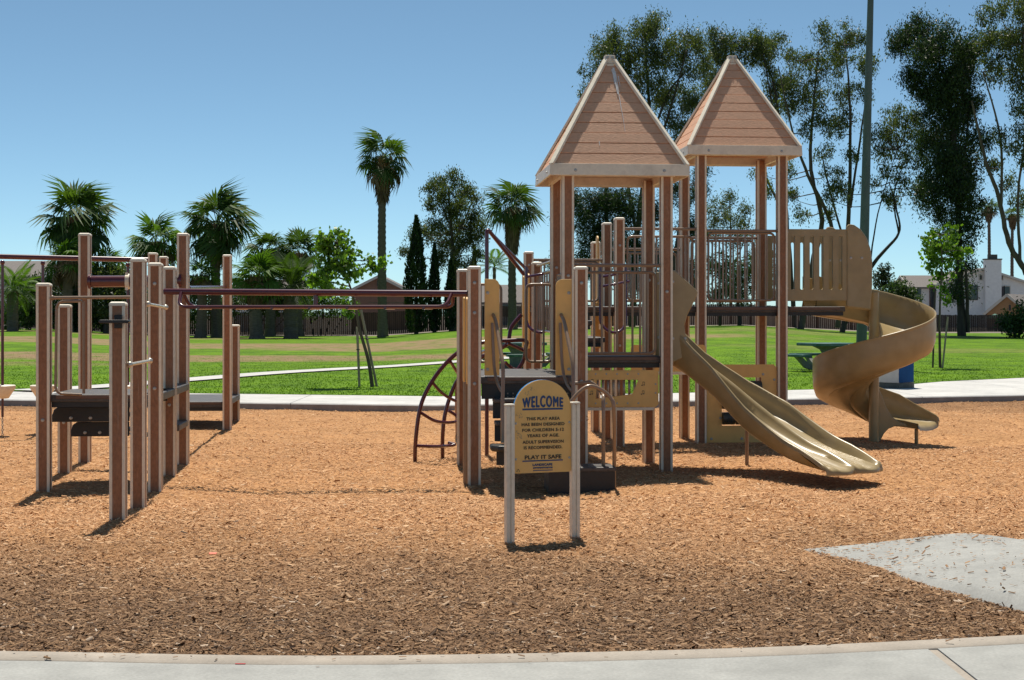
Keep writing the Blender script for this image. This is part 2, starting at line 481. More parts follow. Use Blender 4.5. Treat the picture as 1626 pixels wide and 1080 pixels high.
def lawn_nodes(nt, dark, light, dry, patches):
    dark = [c * .85 for c in dark]
    g = nt.nodes.new('ShaderNodeNewGeometry')
    n1 = nt.nodes.new('ShaderNodeTexNoise'); n1.inputs['Scale'].default_value = .7; n1.inputs['Detail'].default_value = 8; n1.inputs['Roughness'].default_value = .62
    n2 = nt.nodes.new('ShaderNodeTexNoise'); n2.inputs['Scale'].default_value = 9; n2.inputs['Detail'].default_value = 5
    mp = nt.nodes.new('ShaderNodeMapping'); mp.inputs['Scale'].default_value = (.10, .13, .1)
    nt.links.new(g.outputs['Position'], mp.inputs[0])
    n3 = nt.nodes.new('ShaderNodeTexNoise'); n3.inputs['Scale'].default_value = 1.0; n3.inputs['Detail'].default_value = 5
    nt.links.new(mp.outputs[0], n3.inputs['Vector'])
    for n in (n1, n2): nt.links.new(g.outputs['Position'], n.inputs['Vector'])
    mixn = nt.nodes.new('ShaderNodeMath'); mixn.operation = 'MULTIPLY_ADD'; mixn.inputs[1].default_value = .45
    mm = nt.nodes.new('ShaderNodeMath'); mm.operation = 'MULTIPLY'; mm.inputs[1].default_value = .55
    nt.links.new(n1.outputs['Fac'], mm.inputs[0]); nt.links.new(n2.outputs['Fac'], mixn.inputs[0]); nt.links.new(mm.outputs[0], mixn.inputs[2])
    rp = nt.nodes.new('ShaderNodeValToRGB'); rp.color_ramp.elements[0].position = .41; rp.color_ramp.elements[1].position = .58
    rp.color_ramp.elements[0].color = list(dark) + [1]; rp.color_ramp.elements[1].color = list(light) + [1]
    nt.links.new(mixn.outputs[0], rp.inputs[0])
    # dry patches: soft ellipses on the lawn, broken up with noise
    sx = nt.nodes.new('ShaderNodeSeparateXYZ'); nt.links.new(g.outputs['Position'], sx.inputs[0])
    tot = None
    for cx, cy, rx, ry, amt in patches:
        vs = []
        for ax, c, r in (('X', cx, rx), ('Y', cy, ry)):
            s = nt.nodes.new('ShaderNodeMath'); s.operation = 'SUBTRACT'; s.inputs[1].default_value = c
            nt.links.new(sx.outputs[ax], s.inputs[0])
            d = nt.nodes.new('ShaderNodeMath'); d.operation = 'DIVIDE'; d.inputs[1].default_value = r
            nt.links.new(s.outputs[0], d.inputs[0])
            q = nt.nodes.new('ShaderNodeMath'); q.operation = 'POWER'; q.inputs[1].default_value = 2
            ab = nt.nodes.new('ShaderNodeMath'); ab.operation = 'ABSOLUTE'; nt.links.new(d.outputs[0], ab.inputs[0])
            nt.links.new(ab.outputs[0], q.inputs[0]); vs.append(q)
        a = nt.nodes.new('ShaderNodeMath'); a.operation = 'ADD'
        nt.links.new(vs[0].outputs[0], a.inputs[0]); nt.links.new(vs[1].outputs[0], a.inputs[1])
        b2 = nt.nodes.new('ShaderNodeMath'); b2.operation = 'MULTIPLY_ADD'; b2.inputs[1].default_value = 1.6
        nt.links.new(n3.outputs['Fac'], b2.inputs[0]); nt.links.new(a.outputs[0], b2.inputs[2])
        mr = nt.nodes.new('ShaderNodeMapRange'); mr.interpolation_type = 'SMOOTHSTEP'
        mr.inputs[1].default_value = 2.1; mr.inputs[2].default_value = 1.3; mr.inputs[3].default_value = 0; mr.inputs[4].default_value = amt
        nt.links.new(b2.outputs[0], mr.inputs[0])
        if tot is None: tot = mr
        else:
            mxm = nt.nodes.new('ShaderNodeMath'); mxm.operation = 'MAXIMUM'
            nt.links.new(tot.outputs[0], mxm.inputs[0]); nt.links.new(mr.outputs[0], mxm.inputs[1]); tot = mxm
    # thin tufts inside the dry patches
    n4 = nt.nodes.new('ShaderNodeTexNoise'); n4.inputs['Scale'].default_value = 1.4; n4.inputs['Detail'].default_value = 6
    nt.links.new(g.outputs['Position'], n4.inputs['Vector'])
    m4 = nt.nodes.new('ShaderNodeMapRange'); m4.inputs[1].default_value = .28; m4.inputs[2].default_value = .54
    nt.links.new(n4.outputs['Fac'], m4.inputs[0])
    fm = nt.nodes.new('ShaderNodeMath'); fm.operation = 'MULTIPLY'
    nt.links.new(tot.outputs[0], fm.inputs[0]); nt.links.new(m4.outputs[0], fm.inputs[1])
    rd = nt.nodes.new('ShaderNodeValToRGB'); rd.color_ramp.elements[0].color = [c * .7 for c in dry] + [1]; rd.color_ramp.elements[1].color = [c * 1.25 for c in dry] + [1]
    nt.links.new(n2.outputs['Fac'], rd.inputs[0])
    mx = nt.nodes.new('ShaderNodeMix'); mx.data_type = 'RGBA'
    nt.links.new(fm.outputs[0], mx.inputs[0]); nt.links.new(rp.outputs[0], mx.inputs[6]); nt.links.new(rd.outputs[0], mx.inputs[7])
    return mx.outputs[2], n2


DRY = [(-13, 54, 17, 4.0, 1.0), (-13, 74, 26, 6.0, 1.0), (-3.5, 68, 8, 5, .95), (-24, 95, 14, 5, .6), (-20, 47, 9, 2.0, .5), (17, 62, 9, 3.0, .3), (20, 88, 10, 4, .35), (12, 84, 6, 3, .3), (-26, 50, 8, 3, .6)]
m, nt, b = new_mat('lawn')
o, n2 = lawn_nodes(nt, (.060, .135, .001), (.125, .235, .002), (.26, .175, .095), DRY)
nt.links.new(o, b.inputs['Base Color']); b.inputs['Roughness'].default_value = .9; b.inputs['Specular IOR Level'].default_value = .15
bp = nt.nodes.new('ShaderNodeBump'); bp.inputs['Strength'].default_value = .6; bp.inputs['Distance'].default_value = .05
nt.links.new(n2.outputs['Fac'], bp.inputs['Height']); nt.links.new(bp.outputs[0], b.inputs['Normal'])
M['lawn'] = m
m, nt, b = new_mat('grass_blade')
o, n2 = lawn_nodes(nt, (.085, .185, .002), (.175, .32, .004), (.31, .215, .12), DRY)
nt.links.new(o, b.inputs['Base Color']); b.inputs['Roughness'].default_value = .7
tr = nt.nodes.new('ShaderNodeBsdfTranslucent'); nt.links.new(o, tr.inputs[0])
ms = nt.nodes.new('ShaderNodeMixShader'); ms.inputs[0].default_value = .4
nt.links.new(b.outputs[0], ms.inputs[1]); nt.links.new(tr.outputs[0], ms.inputs[2])
nt.links.new(ms.outputs[0], nt.nodes['Material Output'].inputs[0])
M['blade'] = m


# ------------------------------------------------------------------ terrain
def far_kerb(X):
    """depth of the far kerb's face at lateral position X (and of the back of its paved strip)"""
    px = [-30, -9.65, -5.3, -1.26, 3.1, 7.8, 10.2, 30]
    yy = [30.6, 28.5, 27.55, 26.7, 28.1, 29.4, 30.1, 36]
    bk = [33.6, 31.3, 30.4, 29.5, 30.65, 32.9, 36.0, 52]
    return np.interp(X, px, yy), np.interp(X, px, bk)


def smooth(t):
    t = np.clip(t, 0, 1); return t * t * (3 - 2 * t)


def gz(X, Y):
    """ground height of the lawn"""
    px = 813 + F * np.asarray(X, float) / np.maximum(np.asarray(Y, float), 1)
    crest = np.interp(px, [-600, 60, 300, 600, 730, 850, 1180, 1350, 1480, 2400],
                      [.75, .72, .22, .20, .62, .78, .97, .55, .42, .42])
    return .115 + (crest - .115) * smooth((np.asarray(Y, float) - 34) / 64.0)


def sheet(name, P, quads, m, kind='structure'):
    o = inst(name, npmesh(name, P, quads, m, smooth=True))
    tag(o, kind=kind)
    return o


# wide ground reaching the horizon
n = 60
xs = np.linspace(-900, 900, 2); ys = np.array([-60., 2400.])
sheet('ground', np.array([[-1500, -80, -.6], [1500, -80, -.6], [1500, 2600, -.6], [-1500, 2600, -.6]]), np.array([[0, 1, 2, 3]]), M['dirt'])

# lawn from the far paved strip back past the fence
ny, nx = 90, 120
U = np.linspace(-.52, .52, nx)
V = np.linspace(0, 1, ny) ** 1.6
P = []
for j in range(ny):
    for i in range(nx):
        X0_ = U[i] * 33
        yb = far_kerb(X0_)[1] - .02
        Y = yb + V[j] * (106.5 - yb)
        X = U[i] * (33 + (Y - yb) * 1.0)
        P.append((X, Y, float(gz(X, Y))))
P = np.array(P)
Q = np.array([[j * nx + i, j * nx + i + 1, (j + 1) * nx + i + 1, (j + 1) * nx + i] for j in range(ny - 1) for i in range(nx - 1)])
lawn = sheet('lawn', P, Q, M['lawn'])
# soil strip below the fences and the gardens beyond
ny, nx = 12, 60
P = []
for Y in np.array([104.5, 105.5, 106.5, 107.5, 109, 111, 114, 120, 130, 150, 180, 220]):
    for u_ in np.linspace(-.6, .6, nx):
        X = u_ * Y; P.append((X, Y, float(gz(X, Y)) + (-.03 if Y < 106 else .03 + .02 * math.sin(X * 1.7) * math.sin(X * .6))))
Q = np.array([[j * nx + i, j * nx + i + 1, (j + 1) * nx + i + 1, (j + 1) * nx + i] for j in range(ny - 1) for i in range(nx - 1)])
sheet('garden_soil', np.array(P), Q, M['dirt'])


def bedz(X, Y):
    X = np.asarray(X, float); Y = np.asarray(Y, float)
    hol = 0
    for hx, hy, r, d in ((3.55, 15.2, .75, -.075), (5.75, 20.5, .8, -.07), (.3, 13.9, .8, -.05), (-.35, 18.8, .6, -.05), (-2.0, 15.4, 1.6, -.03), (-3.3, 11.9, .9, .03), (1.9, 13.6, 1.3, .04), (-1.2, 12.9, 1.2, .035), (4.6, 13.2, 1.4, .04), (-4.8, 13.3, .9, -.04), (1.3, 10.2, 1.2, .03), (-1.6, 10.0, 1.3, -.02)):
        hol = hol + d * np.exp(-((X - hx) ** 2 + (Y - hy) ** 2) / (r * r))
    return hol + (.018 * np.sin(X * .9 + 1.3) * np.sin(Y * .55 + .4) + .010 * np.sin(X * 2.3 + Y * 1.1) + .006 * np.sin(X * 4.1 - Y * 3.3)) * np.clip((Y - 8.2) / 2, 0, 1) - .02 * np.clip((Y - 24) / 4, 0, 1)


# bed of wood chips
gx = np.linspace(-17, 17, 150); gy = np.linspace(6.9, 33, 120)
GX, GY = np.meshgrid(gx, gy)
KF = far_kerb(GX)[0] + .12
GY2 = 6.9 + (GY - 6.9) / (33 - 6.9) * (KF - 6.9)
P = np.stack([GX.ravel(), GY2.ravel(), bedz(GX, GY2).ravel()], 1)
w_, h_ = 150, 120
Q = np.array([[j * w_ + i, j * w_ + i + 1, (j + 1) * w_ + i + 1, (j + 1) * w_ + i] for j in range(h_ - 1) for i in range(w_ - 1)])
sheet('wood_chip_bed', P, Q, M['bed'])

# far kerb and paved strip, one slab after another
def far_slab(x0, x1, first):
    mb = MB(); N = 10
    X = np.linspace(x0, x1, N)
    prof = []
    for x in X:
        a, bk = far_kerb(x)
        prof.append([(x, a, -.1), (x, a + .01, .085), (x, a + .03, .105), (x, bk, .105 + .004), (x, bk, -.1)])
    vs = [p for r in prof for p in r]
    for i in range(N - 1):
        for k in range(4):
            mb.add([], []) if False else None
    fs = []
    ms = []
    for i in range(N - 1):
        for k in range(4):
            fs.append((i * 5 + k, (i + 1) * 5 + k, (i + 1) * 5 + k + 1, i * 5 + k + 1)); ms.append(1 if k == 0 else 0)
    fs.append((0, 1, 2, 3, 4)); ms.append(0)
    fs.append(tuple(reversed([(N - 1) * 5 + k for k in range(5)]))); ms.append(0)
    mb.v = vs; mb.f = fs; mb.m = ms
    return mb


pav = empty('far_pavement', (0, 28, 0)); tag(pav, kind='structure')
xx = -16.0
while xx < 18:
    L = 3.0
    o = far_slab(xx + .006, xx + L - .006, False).build('slab', [M['farconcrete'], M['kerbface']], pav, smooth=30)
    o.location = (0, -28, 0)
    xx += L

# curved path over the lawn
pp = spl([at(40, 626, 31.2), at(170, 621, 33.2), at(300, 613, 36.5), at(430, 603, 40.5), at(560, 596, 44), at(740, 588, 49.0), at(900, 583, 55)], 10)
vs = []
for i, p in enumerate(pp):
    t = (pp[min(i + 1, len(pp) - 1)] - pp[max(i - 1, 0)]); t.z = 0; t.normalize()
    nrm_ = Vector((-t.y, t.x, 0))
    for s in (-.5, .5):
        q = p + nrm_ * s; vs.append((q.x, q.y, float(gz(q.x, q.y)) + .03))
k = len(pp)
sheet('lawn_path', np.array(vs), np.array([[2 * i, 2 * i + 1, 2 * i + 3, 2 * i + 2] for i in range(k - 1)]), M['farconcrete'])

# front kerb and pavement
def front_kerb(X):
    pts = [(0, 1033), (200, 1037), (420, 1042), (620, 1041), (820, 1038), (1020, 1034), (1220, 1028), (1420, 1019), (1626, 1008)]
    wx = []; wy = []
    for px, py in pts:
        p = gnd(px, py, .03); wx.append(p.x); wy.append(p.y)
    sl = (wy[-1] - wy[-2]) / (wx[-1] - wx[-2])
    return np.where(X > wx[-1], wy[-1] + sl * (X - wx[-1]), np.interp(X, wx, wy))


KX = np.linspace(-6, 7, 80)
KYv = front_kerb(KX)
kern = np.ones(7) / 7
KYs = np.convolve(np.pad(KYv, 3, 'edge'), kern, 'valid')
kb = MB()
prof = []
for x, y in zip(KX, KYs):
    prof += [(x, y + .004, -.15), (x, y, .022), (x, y - .012, .033), (x, y - .205, .036), (x, y - .212, .030), (x, y - .212, -.15)]
for i in range(len(KX) - 1):
    for k in range(5):
        kb.f.append((i * 6 + k, i * 6 + k + 1, (i + 1) * 6 + k + 1, (i + 1) * 6 + k)); kb.m.append(0)
kb.v = prof
kerb = kb.build('front_kerb', M['kerb'], smooth=50); tag(kerb, kind='structure')
pave = empty('front_pavement', (0, 6.5, 0)); tag(pave, kind='structure')
def slab(x0, x1, slope):
    mb = MB(); N = 16
    X = np.linspace(x0, x1, N)
    vs = []; fs = []
    for x in X:
        y = float(np.interp(x, KX, KYs)) - .220
        sh = slope * (y - 5.0)
        vs += [(x + 0, y, -.1), (x, y, .030), (x, y - .006, .036), (x - sh, 3.2, .036), (x - sh, 3.2, -.1)]
    for i in range(N - 1):
        for k in range(4):
            fs.append((i * 5 + k, i * 5 + k + 1, (i + 1) * 5 + k + 1, (i + 1) * 5 + k))
    fs.append((4, 3, 2, 1, 0)); e = (N - 1) * 5
    fs.append((e, e + 1, e + 2, e + 3, e + 4))
    mb.add(vs, fs)
    return mb
jx = gnd(1486, 1034, .036).x
jp = gnd(1502, 1080, .036)
slab(-6, jx - .026, 0.0).build('slab', M['concrete'], pave, smooth=40, loc=(0, -6.5, 0))
slab(jx + .026, 7, 0.0).build('slab', M['concrete'], pave, smooth=40, loc=(0, -6.5, 0))
# pale filler in the joint
jf = MB(); jf.box((jx, (float(np.interp(jx, KX, KYs)) - .225 + 3.2) / 2, .012), (.046, float(np.interp(jx, KX, KYs)) - .225 - 3.2, .036)); jf.build('joint_filler', M['kerb'], pave, loc=(0, -6.5, 0))

# concrete ramp coming in from the right
RA = [(2.10, 10.92), (2.35, 11.02), (3.18, 11.10), (3.42, 10.88), (3.60, 10.55), (6.5, 9.9), (6.5, 7.35), (3.40, 7.75), (2.95, 8.62), (2.66, 9.35), (2.38, 10.2)]
def ramp_z(x, y):
    return .006 + .145 * smooth((x - 2.12 + (10.9 - y) * .10) / 1.9)
N = 40
poly = [Vector((x, y, 0)) for x, y in RA]
rim = spl([p for p in poly[:6]], 6) + spl([p for p in poly[6:]] + [poly[0]], 6)[:-1]
cx_, cy_ = 4.0, 9.4
vs = []; fs = []
rings = 14
for r_ in range(rings + 1):
    t = 1 - r_ / rings
    for p in rim:
        x = cx_ + (p.x - cx_) * t; y = cy_ + (p.y - cy_) * t
        vs.append((x, y, float(ramp_z(x, y))))
nr = len(rim)
for r_ in range(rings):
    for k in range(nr):
        fs.append((r_ * nr + k, (r_ + 1) * nr + k, (r_ + 1) * nr + (k + 1) % nr, r_ * nr + (k + 1) % nr))
base = len(vs)
for p in rim:
    k_ = .10 if p.y < 10.75 else .02
    dd = Vector((p.x - cx_, p.y - cy_, 0)).normalized() if p.y > 9.5 else Vector((-.93, -.36, 0))
    vs.append((p.x + dd.x * k_, p.y + dd.y * k_, -.06))
for k in range(nr):
    fs.append((base + k, k, (k + 1) % nr, base + (k + 1) % nr))
rb = MB(); rb.add(vs, fs)
ro = rb.build('concrete_ramp', M['concrete'], smooth=75); tag(ro, kind='structure')
RIM = np.array([(p.x, p.y) for p in rim])


def in_poly(x, y, poly):
    x = np.asarray(x); y = np.asarray(y); ins = np.zeros(x.shape, bool)
    n = len(poly); j = n - 1
    for i in range(n):
        xi, yi = poly[i]; xj, yj = poly[j]
        c = ((yi > y) != (yj > y)) & (x < (xj - xi) * (y - yi) / (yj - yi + 1e-12) + xi)
        ins ^= c; j = i
    return ins


# ------------------------------------------------------------------ loose chips
def chips(name, X, Y, Z, lmin, lmax, mat_):
    n = len(X)
    L = np.clip(lmin * 1.55 * np.exp(rng.normal(0, .42, n)), lmin * .5, lmax * 1.35)
    W = L * rng.uniform(.16, .42, n)
    T = W * rng.uniform(.15, .5, n)
    a = rng.uniform(0, math.pi, n); a = np.where(rng.random(n) < .35, rng.normal(0, .35, n), a)
    tl = rng.normal(0, .22, n); rl = rng.normal(0, .38, n)
    ca, sa = np.cos(a), np.sin(a)
    D = np.stack([ca * np.cos(tl), sa * np.cos(tl), np.sin(tl)], 1)
    S = np.stack([-sa * np.cos(rl), ca * np.cos(rl), np.sin(rl)], 1)
    Nn = np.cross(D, S)
    C = np.stack([X, Y, Z + .004 + np.abs(np.sin(tl)) * L * .35 + rng.uniform(0, .008, n)], 1)
    V = np.empty((n, 6, 3))
    for e, s in ((0, -1), (1, 1)):
        j = rng.uniform(.6, 1.0, (n, 1))
        c = C + D * (s * L / 2)[:, None]
        V[:, e * 3 + 0] = c - S * (W / 2)[:, None] * j
        V[:, e * 3 + 1] = c + Nn * T[:, None] + D * (s * rng.uniform(-.1, .15, n) * L)[:, None]
        V[:, e * 3 + 2] = c + S * (W / 2)[:, None] * j
    base = (np.arange(n) * 6)[:, None]
    Fq = np.concatenate([base + np.array([[0, 3, 4, 1]]), base + np.array([[1, 4, 5, 2]])])
    tint = np.repeat(np.clip(rng.beta(2.2, 2.0, n), 0, 1), 6)
    return npmesh(name, V.reshape(-1, 3), Fq, mat_, tint)


def scatter(y0, y1, dens):
    A = (y1 - y0) * (y0 + y1) / 2 * .72
    n = int(A * dens)
    Y = np.sqrt(rng.uniform(y0 ** 2, y1 ** 2, n)); X = rng.uniform(-.36, .36, n) * Y
    ok = (Y > np.interp(X, KX, KYs) + .0) & (Y < far_kerb(X)[0] + .01) & ~in_poly(X, Y, RIM)
    return X[ok], Y[ok]


parts = [scatter(7.2, 10.5, 5400), scatter(10.5, 14, 3000), scatter(14, 20, 1150), scatter(20, 30.5, 330)]
X = np.concatenate([p[0] for p in parts]); Y = np.concatenate([p[1] for p in parts])
Z = bedz(X, Y)
# chips spill over the ramp's edge and the kerb
n = 6500
sx = rng.uniform(2.1, 4.2, n); sy = rng.uniform(8.2, 11.2, n)
keep = in_poly(sx, sy, RIM)
d = np.min(np.hypot(sx[:, None] - RIM[None, :, 0], sy[:, None] - RIM[None, :, 1]), 1)
keep &= rng.random(n) < np.clip(.42 * np.exp(-(sx - 2.1) / .55) + .75 * np.exp(-d / .035) + .35 * np.exp(-d / .12) * (sy > 10) + .022, 0, 1)
sx, sy = sx[keep], sy[keep]
n = 60
kx = rng.uniform(-3, 3.2, n); ky = np.interp(kx, KX, KYs) - np.abs(rng.normal(0, .12, n))
X = np.concatenate([X, sx, kx]); Y = np.concatenate([Y, sy, ky]); Z = np.concatenate([Z, ramp_z(sx, sy), np.full(len(kx), .036)])
near = Y < 20
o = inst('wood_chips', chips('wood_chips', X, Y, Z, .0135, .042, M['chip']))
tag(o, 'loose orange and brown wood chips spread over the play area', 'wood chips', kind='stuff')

# grass blades on the nearer lawn
n = 70000
Yg = 29.3 + rng.random(n) ** 1.2 * 30; Xg = rng.uniform(-.37, .37, n) * Yg
ok = Yg > far_kerb(Xg)[1] + .0
pxy = np.array([(p.x, p.y) for p in pp])
dmin = np.min(np.hypot(Xg[:, None] - pxy[None, :, 0], Yg[:, None] - pxy[None, :, 1]), 1)
ok &= dmin > .6
Xg, Yg = Xg[ok], Yg[ok]; n = len(Xg)
Zg = gz(Xg, Yg)
a = rng.uniform(0, 2 * math.pi, n); hgt = rng.uniform(.012, .036, n) * np.clip(1.3 - (Yg - 29) / 30, .25, 1) * (1 + (rng.random(n) < .03) * .8); wd = rng.uniform(.010, .022, n)
lean = rng.normal(0, .35, (n, 2)) * hgt[:, None]
V = np.empty((n, 3, 3))
V[:, 0] = np.stack([Xg - np.cos(a) * wd, Yg - np.sin(a) * wd, Zg - .01], 1)
V[:, 1] = np.stack([Xg + np.cos(a) * wd, Yg + np.sin(a) * wd, Zg - .01], 1)
V[:, 2] = np.stack([Xg + lean[:, 0], Yg + lean[:, 1], Zg + hgt], 1)
o = inst('lawn_grass', npmesh('lawn_grass', V.reshape(-1, 3), np.arange(n * 3).reshape(-1, 3), M['blade']))
tag(o, 'short green grass on the park lawn behind the kerb', 'grass', kind='stuff')

# ------------------------------------------------------------------ play equipment
TH, PG = .0870, 1.0779                     # turn of the equipment, spacing of its posts
G0 = Vector((1.6743, 16.438, 0))
_c, _s = math.cos(TH), math.sin(TH)


def toL(w, o=G0):
    """world to the equipment's own axes"""
    d = Vector(w) - Vector((o[0], o[1], 0))
    return Vector((d.x * _c + d.y * _s, -d.x * _s + d.y * _c, d.z))


PW = .127
def post_mesh(h):
    mb = MB(); hw = PW / 2; c = .024
    mb.box((0, 0, h / 2 - .1), (PW - .010, PW - .010, h + .2), mat=1)
    for sx in (-1, 1):
        for sy in (-1, 1):
            mb.box((sx * (hw - c / 2), sy * (hw - c / 2), h / 2 - .1), (c, c, h + .2 - .004), mat=0)
    return mb.mesh('post', [M['cream'], M['brown']])


def cap_mesh():
    mb = MB()
    h = PW / 2 + .003
    rows = [(h, 0), (h, .014), (h - .006, .026), (h - .02, .034)]
    vs = []; fs = []
    for r_, z in rows:
        vs += [(-r_, -r_, z), (r_, -r_, z), (r_, r_, z), (-r_, r_, z)]
    for i in range(3):
        for k in range(4):
            fs.append((i * 4 + k, i * 4 + (k + 1) % 4, i * 4 + 4 + (k + 1) % 4, i * 4 + 4 + k))
    fs.append((12, 13, 14, 15)); fs.append((3, 2, 1, 0))
    mb.add(vs, fs)
    return mb.mesh('post_cap', M['cream'])


CAP = cap_mesh()
bm_ = MB(); bm_.tube([(0, 0, 0), (0, -.006, 0), (0, -.009, 0)], [.0175, .0175, .011], 10); bm_.tube([(0, -.009, 0), (0, -.013, 0)], .008, 6)
BOLT = bm_.mesh('bolt', M['steel'])


def post(parent, x, y, h, cap=True, bolts=()):
    o = inst('post', post_mesh(h), parent, (x, y, 0))
    if cap: inst('post_cap', CAP, o, (0, 0, h))
    for z in bolts:
        inst('bolt', BOLT, o, (0, -PW / 2 + .004, z))
    return o


def bar_mesh(h, r=.0125):
    mb = MB(); mb.tube([(0, 0, 0), (0, 0, h)], r, 8)
    me = mb.mesh('bar', M['tan']); me.polygons.foreach_set('use_smooth', [True] * len(me.polygons)); me.set_sharp_from_angle(angle=R(40))
    return me


def guard_rail(parent, p0, p1, z0, z1, n, top=None, r=.016, inset=0.0, corner=.07, m='tan'):
    """rounded tube frame between two points with upright bars; optional extra top rail"""
    p0 = Vector((p0[0], p0[1], 0)); p1 = Vector((p1[0], p1[1], 0)); d = (p1 - p0); L = d.length; d.normalize()
    a = p0 + d * inset; b = p1 - d * inset
    mb = MB()
    mid = (a + b) / 2
    ring = fillet([mid + Vector((0, 0, z1)), b + Vector((0, 0, z1)), b + Vector((0, 0, z0)), a + Vector((0, 0, z0)), a + Vector((0, 0, z1)), mid + Vector((0, 0, z1))], corner, 5)
    mb.tube(ring, r, 8, cap=False)
    if top:
        mb.tube([p0 + Vector((0, 0, top)), p1 + Vector((0, 0, top))], r * 1.15, 8)
        mb.ball(p0 + Vector((0, 0, top)), r * 1.5); mb.ball(p1 + Vector((0, 0, top)), r * 1.5)
    o = mb.build('guard_rail', M[m], parent, smooth=45)
    bar = bar_mesh(z1 - z0, .0125)
    La = (b - a).length
    for k in range(n):
        q = a + d * La * (k + 1) / (n + 1)
        inst('bar', bar, o, (q.x, q.y, z0))
    return o


def deck(parent, x0, x1, y0, y1, z, t=.075, name='deck', apron=0.0):
    mb = MB()
    mb.box(((x0 + x1) / 2, (y0 + y1) / 2, z - t / 2), (x1 - x0, y1 - y0, t), mat=0)
    o = mb.build(name, [M['deck']], parent, bevel=.012)
    e = MB()
    e.box(((x0 + x1) / 2, y0 - .008, z - .025), (x1 - x0 - .16, .016, .035))
    e.build('deck_edge', M['deckbrown'], o, bevel=.004)
    j = MB()       # joists and skirt below
    zb = z - t - .001
    for k in range(3):
        j.box((x0 + (x1 - x0) * (k + .5) / 3, (y0 + y1) / 2, zb - .02), (.04, y1 - y0 - .1, .04))
    j.box(((x0 + x1) / 2, y0 + .03, zb - .025 - apron / 2), (x1 - x0 - .05, .02, .05 + apron))
    j.box(((x0 + x1) / 2, y1 - .03, zb - .025), (x1 - x0 - .05, .02, .05))
    j.build('deck_frame', M['black'], o)
    return o


def rounded(w, h, r, n=5, corners=(1, 1, 1, 1)):
    """rounded rectangle outline, corners bl, br, tr, tl"""
    out = []
    cs = [(r, r, 180, corners[0]), (w - r, r, 270, corners[1]), (w - r, h - r, 0, corners[2]), (r, h - r, 90, corners[3])]
    sh = [(0, 0), (w, 0), (w, h), (0, h)]
    for i, (cx, cy, a, on) in enumerate(cs):
        if not on: out.append(sh[i]); continue
        for k in range(n + 1):
            t = R(a + 90 * k / n)
            out.append((cx + r * math.cos(t), cy + r * math.sin(t)))
    return out


PS = empty('play_structure', G0, TH)
tag(PS, 'large two-towered play structure with brown posts, roofs, slides and decks on wood chips', 'playground')


def LP(a, b): return (a * PG, b * PG)


EAVE1, EAVE2 = 3.19, 3.77
ZE, Z1, ZM = 1.08, 1.25, 1.81             # entry deck, front tower deck, upper decks
for a, b, h, cap, bolts in [
        (-1, 0, EAVE1 + .06, 0, (1.12, 2.0, 2.12)), (0, 0, EAVE1 + .06, 0, (1.95, )), (-1, 1, EAVE1 + .06, 0, (2.1, 2.24)), (0, 1, EAVE1 + .06, 0, (2.1,)),
        (1, 3, EAVE2 + .06, 0, ()), (2, 3, EAVE2 + .06, 0, ()), (1, 4, EAVE2 + .06, 0, (2.55,)), (2, 4, EAVE2 + .06, 0, ()),
        (-2, -1, 2.155, 1, (1.01, 1.72, 2.02)), (-1, -1, 2.155, 1, (1.03, 2.02)), (-2, 1, 2.19, 1, ()),
        (-1, 3, 2.35, 1, (2.1,)), (-1, 4, 2.53, 1, (2.38,)), (0, 3, 2.93, 1, (2.6, 1.3)), (0, 4, 2.93, 1, ()), (0, 5, 2.72, 1, ())]:
    x, y = LP(a, b)
    post(PS, x, y, h, cap, bolts)


